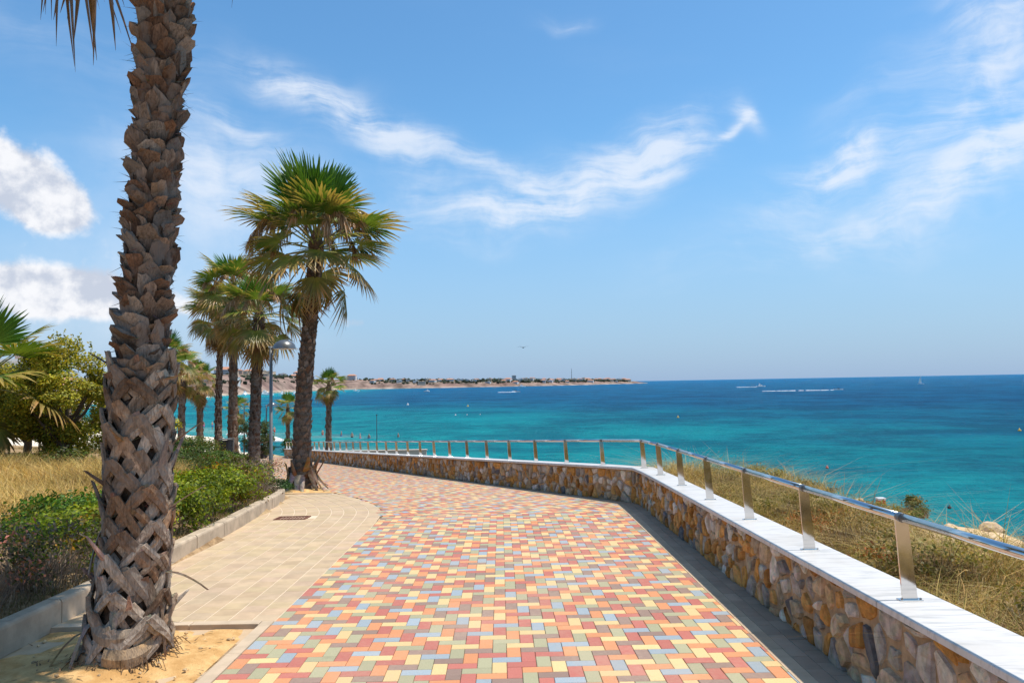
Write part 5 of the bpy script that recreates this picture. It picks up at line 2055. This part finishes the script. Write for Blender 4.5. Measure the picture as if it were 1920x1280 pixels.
BANKC = [(.52, .36, .125), (.38, .25, .09), (.21, .18, .04), (.14, .13, .03), (.54, .41, .19), (.25, .15, .065)]
for nm, n_, y0, y1, hmul, lab in (('bank_grass', 70000, 1.5, 15.5, 1.0, 'tangled dry herbs and grass on the bank beyond the near railing'), ('far_bank_grass', 26000, 15.5, 52, .85, 'dry grass behind the far stretch of railing')):
    xx, yy, ss_ = bank_xy(n_, y0, y1, 4.6)
    bare = vnoise(xx, yy, .8, 21) + .45 * np.clip(ss_ - 2.0, 0, 3) * (yy < 12.5) + rng.uniform(-.1, .1, len(xx)) > np.where(ss_ < 1.6, 1.2, .76)
    xx, yy, ss_ = xx[~bare], yy[~bare], ss_[~bare]
    n_ = len(xx)
    P = np.stack([xx, yy, ground_z(xx, yy) - .03], 1)
    pa = vnoise(xx, yy, 1.3, 22)
    ht = (.08 + .52 * vnoise(xx, yy, 1.1, 23) ** 2.0 + .12 * vnoise(xx, yy, 3.5, 24)) * rng.uniform(.4, 1.4, n_) * hmul
    ht *= np.clip(.55 + ss_ * .5, .55, 1.0) * np.where((yy < 12.5) & (ss_ > 2.0), .6, 1.0)
    C1 = palette(BANKC, [3, 2, 1, 1, 1.6, 1.5], n_)
    C2 = palette(BANKC, [1, 1.5, 3, 3, .5, 1], n_)
    C = np.where((pa > .62)[:, None], C2, C1) * (.75 + .6 * vnoise(xx, yy, .9, 31))[:, None]
    V, F, C = ribbons(P, rng.normal(0, .75, (n_, 2)), ht, rng.uniform(.0018, .0048, n_) * (1 if y0 < 5 else 2), C, rng.uniform(.2, 1.2, n_))
    tag(link(nm, mesh(nm, V, F, [M_grass], colors=C)), lab, 'grass', kind='stuff')
bk = [(3.1, 3.3, .5, .45, 0), (3.3, 4.6, .55, .5, 1), (4.0, 4.0, .5, .35, 0), (3.2, 6.0, .5, .45, 1), (4.1, 5.6, .45, .30, 0), (3.3, 7.4, .55, .5, 0), (4.2, 7.4, .45, .30, 0), (3.4, 8.9, .55, .5, 1), (4.2, 9.2, .45, .32, 1), (3.3, 10.6, .55, .48, 0),
      (4.2, 11.6, .5, .42, 0), (4.9, 10.6, .3, .22, 0), (3.4, 12.4, .5, .5, 0), (4.3, 13.4, .5, .5, 1), (5.1, 13.0, .4, .3, 0), (4.4, 15.2, .7, .72, 1), (3.6, 15.6, .5, .5, 0), (3.0, 15.2, .55, .4, 1), (2.2, 17.5, .6, .45, 0), (.8, 20.2, .6, .4, 1),
      (-.7, 23.5, .7, .45, 0), (-3.0, 28.5, .8, .5, 1), (-5.6, 35.0, .9, .6, 0), (5.55, 10.6, .22, .34, 2), (5.9, 8.4, .22, .26, 2)]
nxt = ['nearest the camera beyond the coping', 'by the nearest post', 'out on the bank beside the nearest post', 'behind the second nearest post', 'farther out behind the second nearest post', 'behind the third post', 'out from the third post', 'behind the fourth post', 'out from the fourth post', 'behind the fifth post', 'out from the fifth post', 'near the bare sandy edge',
       'behind the sixth post', 'out from the sixth post', 'on the sandy edge opposite the bend', 'standing tallest against the sea near the bend', 'just beyond the bend', 'at the bend of the wall', 'behind the first post past the bend', 'behind the third post past the bend', 'behind the fifth post past the bend', 'behind the middle of the far railing',
       'near the far end of the railing', 'alone on the cliff edge among the pale rocks', 'small, on the pale rock at the edge of the view']
for i, ((x, y, r_, h, k), wh) in enumerate(zip(bk, nxt)):
    Lf = .036 if k else .024
    cols, wts = ([(.26, .18, .06), (.34, .24, .10), (.17, .14, .04)], [2, 2, 2]) if k == 0 else ([(.17, .155, .03), (.25, .20, .05), (.36, .26, .09)], [2, 2, 2])
    if k == 2: cols, wts = [(.07, .12, .02), (.12, .15, .03)], [2, 1]
    shrub('dry_scrub', x, y, r_, r_ * .85, h, 1500, Lf, cols, wts, ('olive scrub bush ' if k else 'brown dry scrub bush ') + wh, 'scrub on the bank beyond the railing', 1500, (.27, .18, .085), 200 + i)


def rock_mesh(seed, sub=2):
    import bmesh
    bm = bmesh.new()
    bmesh.ops.create_icosphere(bm, subdivisions=sub, radius=1.0)
    for v in bm.verts:
        n1_ = mnoise.noise(v.co * 1.3 + Vector((seed * 3.1, 0, 0)))
        n2_ = mnoise.noise(v.co * 3.7 + Vector((0, seed * 2.3, 0)))
        v.co *= 1 + .38 * n1_ + .16 * n2_
        v.co.z *= .62
    me = bpy.data.meshes.new('boulder')
    bm.to_mesh(me); bm.free()
    me.materials.append(M_rock)
    return me


def rockmat():
    m, t, out = newmat('sandstone')
    P = pos(t)
    n = t.noise(P, 5, 6, .65)
    c = t.ramp(n, [(.3, (.36, .22, .12)), (.5, (.58, .42, .27)), (.7, (.70, .58, .43))])
    principled(t, out, c, .92, 0, .15, bump(t, t.noise(P, 16, 6, .7), .9, .03))
    return m


M_rock = rockmat()
RK = [rock_mesh(i) for i in range(5)]
rr_ = random.Random(9)
rocks = [(6.1, 7.4, .24), (5.9, 8.0, .15), (5.75, 9.2, .20), (5.65, 9.9, .13), (5.6, 11.2, .16), (5.4, 11.9, .10), (5.1, 8.3, .11), (4.9, 7.2, .10), (6.4, 6.3, .22), (5.4, 6.9, .12), (4.6, 6.6, .08), (5.3, 12.6, .11)]
rw = ['the largest, near the right edge of the view', 'second from the right edge', 'in the middle of the bare edge', 'just left of the lone green bush', 'beside the lone green bush', 'small, left of the lone bush', 'set back from the edge', 'half buried in the sand above the handrail', 'at the very right of the view', 'low and flat near the rail', 'small, among the dry herbs', 'at the far end of the bare edge']
for i, ((x, y, s_), wh) in enumerate(zip(rocks, rw)):
    s_ *= .7
    o = link('boulder', RK[i % 5], None, (x, y, gz(x, y) + s_ * .15), (0, 0, rr_.uniform(0, 6)), (s_ * rr_.uniform(.9, 1.4), s_, s_ * rr_.uniform(.8, 1.1)))
    tag(o, 'pale sandstone boulder on the cliff edge, ' + wh, 'rock', 'boulders on the cliff edge')
# ---------------------------------------------------------------- lamps, bins, bench
M_grey = flatmat('grey_lamp_metal', (.20, .20, .19), .45, .6, .12, 12)
M_dome = flatmat('lamp_dome_metal', (.16, .165, .17), .35, .6, .08, 9)
M_glass = flatmat('lamp_glass', (.65, .65, .62), .3)
M_black = flatmat('black_bin', (.012, .014, .018), .5, 0, .2, 14)
M_conc = flatmat('pale_concrete', (.52, .44, .36), .9, 0, .12, 8, .2, .3)


def lamp(x, y, h, label, z=None, sc=1.0):
    z = gz(x, y) if z is None else z
    r = empty('street_lamp', (x, y, z))
    b = MB()
    b.tube([(0, 0, -.1), (0, 0, .9), (0, 0, .92), (0, 0, h)], [.056, .056, .046, .042], 12)
    b.build('pole', M_grey, r, True)
    b = MB(); b.box((0, 0, .015), (.26, .26, .03)); b.build('base_plate', M_grey, r)
    b = MB(); b.tube([(-.05, 0, h - .02), (.02, 0, h - .02), (.16, 0, h - .02)], [.045, .04, .03], 8); b.build('arm', M_grey, r)
    prof_ = [(.30, 0.0), (.295, .03), (.27, .11), (.21, .18), (.12, .225), (.03, .24)]
    V, F = [], []
    n_ = 24
    for rr, zz in prof_:
        for k in range(n_):
            a = 6.28318 * k / n_
            V.append((.36 + math.cos(a) * rr, math.sin(a) * rr, h - .05 + zz))
    for i in range(len(prof_) - 1):
        for k in range(n_):
            k2 = (k + 1) % n_
            F.append((i * n_ + k, i * n_ + k2, (i + 1) * n_ + k2, (i + 1) * n_ + k))
    F.append(tuple((len(prof_) - 1) * n_ + k for k in range(n_)))
    d = link('lamp_head', mesh('lamp_head', V, F, [M_dome], smooth=True), r)
    b = MB(); b.tube([(.36, 0, h - .062), (.36, 0, h - .045)], [.27, .29], 24); b.build('lamp_glass', M_glass, d)
    b = MB(); b.box((.60, 0, h + .03), (.05, .06, .05)); b.build('latch', M_dkmetal, d)
    r.scale = (sc,) * 3
    tag(r, label, 'street lamp', 'street lamps along the promenade')


lamp(-6.42, 20.0, 3.03 - gz(-6.42, 20.0) - .19, 'grey street lamp with a domed head standing behind the hedge')
lamp(-15.7, 48.0, 3.2, 'far street lamp with a pale head beside the second palm trunk', z=-2.7 + .15)
b = MB(); b.tube([(0, 0, 0), (0, 0, 3.4)], [.05, .035], 8)
tag(b.build('thin_pole', M_grey, loc=(-16.4, 46.0, gz(-16.4, 46.0))), 'thin grey pole between the trunks of the palm row', 'pole')
b = MB(); b.tube([(0, 0, -1), (0, 0, 4.2)], [.07, .05], 8); b.box((0, 0, 4.2), (.3, .12, .12))
tag(b.build('beach_mast', M_dkmetal, loc=(-22.3, 123.2, SEA)), 'thin dark mast standing in the shallows beyond the far railing', 'pole')


def bin_(x, y, z, label, s=1.0):
    r = empty('litter_bin', (x, y, gz(x, y)))
    h0 = z - gz(x, y)
    V, F = [], []
    prof_ = [(.19, 0), (.215, .05), (.23, .5), (.24, .52), (.24, .56), (.2, .56), (.19, .1)]
    n_ = 20
    for rr, zz in prof_:
        for k in range(n_):
            a = 6.28318 * k / n_
            V.append((math.cos(a) * rr * s, math.sin(a) * rr * s, h0 + zz * s))
    for i in range(len(prof_) - 1):
        for k in range(n_):
            k2 = (k + 1) % n_
            F.append((i * n_ + k, i * n_ + k2, (i + 1) * n_ + k2, (i + 1) * n_ + k))
    F.append(tuple(range(n_ - 1, -1, -1)))
    link('bin_body', mesh('bin_body', V, F, [M_black], smooth=False), r)
    b = MB(); b.tube([(.27 * s, 0, -.1), (.27 * s, 0, h0 + .66 * s)], .025, 8); b.box((.24 * s, 0, h0 + .3 * s), (.06, .05, .05)); b.build('post', M_grey, r)
    b = MB(); b.tube([(0, 0, h0 + .60 * s), (0, 0, h0 + .63 * s)], .25 * s, 16); b.build('lid', M_grey, r)
    tag(r, label, 'litter bin', 'black litter bins')


bin_(-10.65, 28.0, -.72, 'black litter bin with a grey rim in front of the palm row')
bin_(-15.6, 47.0, gz(-15.6, 47.0) + .2, 'far black litter bin beside the lamp post', 1.2)
bn = empty('stone_bench', (-11.2, 31.2, gz(-11.2, 31.2)))
for sx in (-.52, .52):
    b = MB()
    b.add([(sx - .17, -.2, -.1), (sx + .17, -.2, -.1), (sx + .17, .2, -.1), (sx - .17, .2, -.1), (sx - .10, -.19, .40), (sx + .10, -.19, .40), (sx + .10, .19, .40), (sx - .10, .19, .40)],
          [(0, 3, 2, 1), (4, 5, 6, 7), (0, 1, 5, 4), (1, 2, 6, 5), (2, 3, 7, 6), (3, 0, 4, 7)])
    b.build('leg', M_conc, bn)
b = MB(); b.box((0, 0, .44), (1.5, .44, .08), bev=.015); b.build('seat', M_conc, bn)
tag(bn, 'pale stone bench with sloping legs between bin and palm', 'bench')
# low wall beyond the far railing
b = MB(); b.box((0, 0, -.6), (7.5, .35, 1.9)); b.box((0, -.0, .39), (7.6, .45, .08))
tag(b.build('garden_wall', M_conc, loc=(-10.4, 57.5, -3.55)), 'low tan wall beyond the far stretch of railing', 'wall')

# ---------------------------------------------------------------- on the beach and in the water
M_skin = flatmat('sunburnt_skin', (.45, .24, .16), .6)
M_cloths = [flatmat('swimwear_blue', (.05, .16, .45), .7), flatmat('swimwear_pink', (.70, .12, .28), .7), flatmat('swimwear_black', (.02, .02, .03), .7), flatmat('swimwear_red', (.6, .06, .04), .7)]


def person_mesh(seed, seated=False):
    """A small standing bather: one continuous skinned body."""
    r = random.Random(seed)
    me = bpy.data.meshes.new('person')
    st = r.uniform(.05, .14)
    V = [(0, 0, .95), (0, 0, 1.18), (0, 0, 1.42), (0, 0, 1.52), (0, -.01, 1.62), (0, 0, 1.74), (.17, 0, 1.40), (.24, .02, 1.14), (.26, -.06, .90), (-.17, 0, 1.40), (-.25, 0, 1.14), (-.24, -.10, .92),
         (.10, 0, .86), (.11, st, .48), (.12, st * .4, .07), (.12, st * .4 - .14, .03), (-.10, 0, .86), (-.11, -st, .48), (-.12, -st * .2, .07), (-.12, -st * .2 - .14, .03)]
    E = [(0, 1), (1, 2), (2, 3), (3, 4), (4, 5), (2, 6), (6, 7), (7, 8), (2, 9), (9, 10), (10, 11), (0, 12), (12, 13), (13, 14), (14, 15), (0, 16), (16, 17), (17, 18), (18, 19)]
    rad = [.15, .13, .15, .06, .085, .08, .06, .045, .035, .06, .045, .035, .095, .07, .045, .035, .095, .07, .045, .035]
    me.from_pydata(V, E, [])
    me.materials.append(M_skin)
    o = bpy.data.objects.new('person', me)
    o.modifiers.new('skin', 'SKIN')
    sv = me.skin_vertices[0].data
    for i, q in enumerate(rad): sv[i].radius = (q, q * .85)
    sv[0].use_root = True
    ss = o.modifiers.new('sub', 'SUBSURF'); ss.levels = 1; ss.render_levels = 1
    return o


ppl = [(-63.6, 155.0, SEA + .55, 1, 'bather in pink swimwear standing on the beach seen between palm trunks'), (-61.0, 153.0, SEA + .6, 0, 'bather in blue trunks on the beach beside the one in pink'), (-66.0, 158, SEA + .5, 2, 'bather in black on the beach at the waterline'),
       (-35.5, 140.5, SEA - .75, 3, 'wader with red trunks in the shallows left of the far palm'), (-31.0, 136, SEA - .8, 0, 'wader in blue standing waist-deep beside the far palm'), (-28.2, 131.9, SEA - .8, 2, 'wader in black waist-deep beyond the far railing'), (-26.4, 130, SEA - .85, 1, 'wader in pink waist-deep beyond the far railing'),
       (-24.6, 128.5, SEA - .9, 0, 'wader in blue near the thin mast'), (-44.0, 139.0, SEA + .1, 3, 'bather in red at the edge of the sea near the lamp post'), (-20.0, 131.0, SEA - 1.0, 2, 'wader in black right of the thin mast')]
pm = [person_mesh(i) for i in range(3)]
for i, (x, y, z, c_, lab) in enumerate(ppl):
    src = pm[i % 3]
    o = src if i < 3 else src.copy()
    o.location = (x, y, z); o.rotation_euler = (0, 0, i * 1.3)
    col.objects.link(o)
    b = MB(); b.tube([(0, 0, .74), (0, 0, .86), (0, 0, 1.0)], [.205, .2, .17], 10); b.build('swimwear', M_cloths[c_], o)
    tag(o, lab, 'person', 'bathers at the beach')
M_cream = flatmat('parasol_canvas', (.72, .70, .66), .8)
for i, (x, y, z, lab) in enumerate([(-38.5, 112, -5.6, 'white beach parasol behind the lamp post'), (-41.5, 113, -5.6, 'white beach parasol left of the lamp post, beside a palm trunk'), (-36.0, 114, -5.7, 'white beach parasol farthest right, behind the dark bush')]):
    r = empty('beach_parasol', (x, y, gz(x, y)))
    b = MB(); b.tube([(0, 0, 0), (0, 0, 2.5)], .03, 6); b.build('pole', M_grey, r)
    V = [(0, 0, 2.6)] + [(math.cos(k * .785) * 1.5, math.sin(k * .785) * 1.5, 2.05) for k in range(8)] + [(math.cos(k * .785) * 1.5, math.sin(k * .785) * 1.5, 1.9) for k in range(8)]
    F = [(0, 1 + k, 1 + (k + 1) % 8) for k in range(8)] + [(1 + k, 9 + k, 9 + (k + 1) % 8, 1 + (k + 1) % 8) for k in range(8)]
    link('canopy', mesh('canopy', V, F, [M_cream]), r)
    tag(r, lab, 'parasol', 'white parasols on the beach')

M_white = flatmat('boat_white', (.78, .78, .77), .35)
M_navy = flatmat('boat_dark', (.04, .05, .07), .4)


def hull_vf(L, B, D):
    st = [(-.5, .42, .0), (-.25, .5, .0), (.1, .48, .0), (.35, .30, .05), (.5, .01, .16)]
    V, F = [], []
    for t, w_, rise in st:
        x = t * L
        V += [(x, -w_ * B, D * (1 + rise)), (x, -w_ * B * .72, -D * .15), (x, 0, -D * .4), (x, w_ * B * .72, -D * .15), (x, w_ * B, D * (1 + rise))]
    for i in range(4):
        for k in range(4):
            F.append((i * 5 + k, (i + 1) * 5 + k, (i + 1) * 5 + k + 1, i * 5 + k + 1))
        F.append((i * 5 + 4, (i + 1) * 5 + 4, (i + 1) * 5, i * 5))
    F.append((0, 1, 2, 3, 4))
    return V, F


def boat(name, x, y, L, rz, label, cabin=True, group=None, cat='boat'):
    r = empty(name, (x, y, SEA + .1)); r.rotation_euler = (0, 0, rz)
    V, F = hull_vf(L, L * .30, L * .10)
    link('hull', mesh('hull', V, F, [M_white]), r)
    if cabin:
        h = L * .10
        V = [(-.28 * L, -.10 * L, h), (.18 * L, -.09 * L, h), (.18 * L, .09 * L, h), (-.28 * L, .10 * L, h), (-.25 * L, -.085 * L, h * 2.4), (.03 * L, -.08 * L, h * 2.4), (.03 * L, .08 * L, h * 2.4), (-.25 * L, .085 * L, h * 2.4)]
        link('cabin', mesh('cabin', V, [(4, 5, 6, 7), (0, 1, 5, 4), (1, 2, 6, 5), (2, 3, 7, 6), (3, 0, 4, 7)], [M_white]), r)
        b = MB(); b.box((-.08 * L, 0, h * 1.75), (.24 * L, .185 * L, h * .45)); b.build('window', M_navy, r)
        b = MB(); b.box((-.16 * L, 0, h * 3.0), (.14 * L, .12 * L, h * .7)); b.box((-.2 * L, 0, h * 3.9), (.06 * L, .14 * L, h * .2)); b.build('flybridge', M_white, r)
    else:
        h = L * .10
        b = MB(); b.box((0, 0, h * 1.5), (.16 * L, .12 * L, h)); b.build('console', M_navy, r)
        b = MB(); b.box((-.46 * L, 0, h * 1.2), (.06 * L, .08 * L, h * 1.2)); b.build('outboard', M_navy, r)
    tag(r, label, cat, group)
    return r


boat('motor_yacht', 271.8, 825.3, 9.5, R(4), 'white motor yacht with a flybridge out near the horizon', group='boats on the bay')
boat('speedboat', 229, 530, 6.5, R(2), 'dark speedboat drawing a long white wake', False, 'boats on the bay')
boat('speedboat', 3, 747, 8, R(-170), 'white speedboat in spray before the headland', False, 'boats on the bay')
boat('motor_boat', -268, 1290, 11, R(30), 'small white boat off the red cliff right of the far palm', True, 'boats on the bay')
boat('motor_boat', -111, 968, 8, R(160), 'small white boat left of the middle of the bay', True, 'boats on the bay')
boat('motor_boat', 22, 1750, 16, R(10), 'white boat lying close under the headland', True, 'boats on the bay')
hb = [(-300, 880, 14), (-283, 872, 12), (-296, 905, 16), (-316, 890, 13), (-268, 880, 12), (-330, 930, 14), (-318, 960, 15), (-250, 868, 12)]
hl = ['left of the second trunk', 'right of the second trunk', 'behind the second trunk', 'nearest the town', 'right of the lamp post', 'at the back of the harbour', 'farthest back in the harbour', 'outermost of the moorings']
for (x, y, L), t_ in zip(hb, hl):
    boat('moored_boat', x, y, L, x * .7, 'white boat moored off the town, ' + t_, True, 'boats moored off the town')
sb = empty('sailing_boat', (435.9, 804.7, SEA + .1))
V, F = hull_vf(6.5, 2.0, .6)
link('hull', mesh('hull', V, F, [M_white]), sb)
b = MB(); b.tube([(.3, 0, .5), (.3, 0, 9.6)], [.09, .05], 6); b.build('mast', M_white, sb)
b = MB(); b.add([(.2, 0, 1.2), (-2.6, .25, 1.3), (.2, 0, 9.2), (.2, .04, 1.2), (-2.6, .29, 1.3), (.2, .04, 9.2)], [(0, 1, 2), (5, 4, 3), (0, 3, 4, 1), (1, 4, 5, 2)]); b.build('sail', M_cream, sb)
tag(sb, 'small white sailing boat near the right edge of the horizon', 'sailing boat', 'boats on the bay')
# wakes and whitecaps
M_foam = flatmat('sea_foam', (.72, .78, .80), .9, 0, .1, .5)
fr = random.Random(4)


def foam(name, x0, y0, x1, y1, wd, n_, label):
    b = MB()
    for i in range(n_):
        t = fr.random() ** .8
        x, y = x0 + (x1 - x0) * t + fr.gauss(0, wd * .5), y0 + (y1 - y0) * t + fr.gauss(0, wd)
        s_ = wd * fr.uniform(.3, 1.0) * (1.3 - t * .7)
        m_ = 9
        ph = fr.uniform(0, 6)
        b.add([(x, y, SEA + .30)] + [(x + math.cos(k * .698) * s_ * 2.0 * fr.uniform(.6, 1.2), y + math.sin(k * .698) * s_ * fr.uniform(.6, 1.2), SEA + .02) for k in range(m_)], [(0, 1 + k, 1 + (k + 1) % m_) for k in range(m_)])
    tag(b.build(name, M_foam), label, 'foam', kind='stuff')


foam('boat_wake', 225, 530, 178, 534, .9, 80, 'long white wake trailing behind the speedboat')
foam('boat_wake', 267, 825, 246, 826, 1.2, 30, 'short white wake behind the motor yacht')
foam('boat_wake', 3, 747, -14, 747, 1.2, 30, 'spray round the white speedboat before the headland')
foam('breaking_foam', -19, 219, -9, 219, .28, 3, 'white foam breaking over a shoal in mid bay')
# buoys
for x, y, s_, c_, lab in [(39.3, 180.3, .3, (.62, .42, .10), 'yellow buoy far out, above the bend of the railing'), (79.6, 119.0, .26, (.62, .40, .06), 'yellow buoy at the right edge of the view'), (30.9, 74.9, .15, (.62, .12, .07), 'red buoy in the turquoise water right of the bend'),
                          (29.3, 51.3, .13, (.05, .03, .03), 'dark buoy floating close to the pale cliff edge'), (-47.3, 339, .5, (.7, .7, .68), 'white buoy in the middle of the bay'), (-18, 300, .4, (.62, .5, .10), 'pale yellow buoy beyond the breaking foam')]:
    V, F = [], []
    prof_ = [(.01, -.5), (.7, -.35), (1.0, .1), (.75, .7), (.25, 1.0), (.2, 1.7), (.01, 1.75)]
    for rr, zz in prof_:
        for k in range(10): V.append((math.cos(k * .6283) * rr * s_, math.sin(k * .6283) * rr * s_, zz * s_))
    for i in range(6):
        for k in range(10): F.append((i * 10 + k, i * 10 + (k + 1) % 10, (i + 1) * 10 + (k + 1) % 10, (i + 1) * 10 + k))
    o = link('buoy', mesh('buoy', V, F, [flatmat('buoy_paint', c_, .5)], smooth=True), None, (x, y, SEA + .05))
    tag(o, lab, 'buoy', 'buoys in the bay')
# a gull
b = MB()
b.tube([(-.28, 0, 0), (-.1, 0, .02), (.15, 0, .02), (.3, 0, .0)], [.02, .07, .06, .015], 8)
for s_ in (-1, 1):
    b.add([(.10, s_ * .05, .03), (-.06, s_ * .05, .03), (-.04, s_ * .38, .16), (.09, s_ * .36, .17), (-.16, s_ * .72, .06), (.10, s_ * .05, .015), (-.06, s_ * .05, .015), (-.04, s_ * .38, .145), (.09, s_ * .36, .155)],
          [(0, 1, 2, 3), (3, 2, 4), (8, 7, 6, 5), (4, 7, 8)])
o = b.build('bird', M_dkmetal, loc=(1.2, 82, 5.6), smooth=True)
o.rotation_euler = (0, 0, R(75))
tag(o, 'lone dark bird gliding over the sea', 'bird')
# red and white cool box on the edge of the bank
cb_ = empty('cool_box', (5.15, 10.7, gz(5.15, 10.7) + .14))
b = MB(); b.box((0, 0, .06), (.10, .08, .05)); b.build('box_body', M_cloths[3], cb_)
b = MB(); b.box((0, 0, .10), (.11, .09, .03)); b.build('lid', M_white, cb_)
b = MB(); b.box((0, 0, -.2), (.05, .05, .40)); b.build('stake', M_dkmetal, cb_)
tag(cb_, 'small red box with a white lid on the edge of the bank', 'box')
# the flats above the trees on the far left
fb = far_house('apartment_building', (-97, 150, -4.5), 8, 8, 12.2, .3, 0, 'pale apartment building just topping the trees at the far left', None, True)
b = MB(); b.tube([(0, 0, 12.4), (0, 0, 13.8), (0, 0, 14.4)], [2.0, 2.0, .6], 12); b.build('roof_turret', M_hw[2], fb)
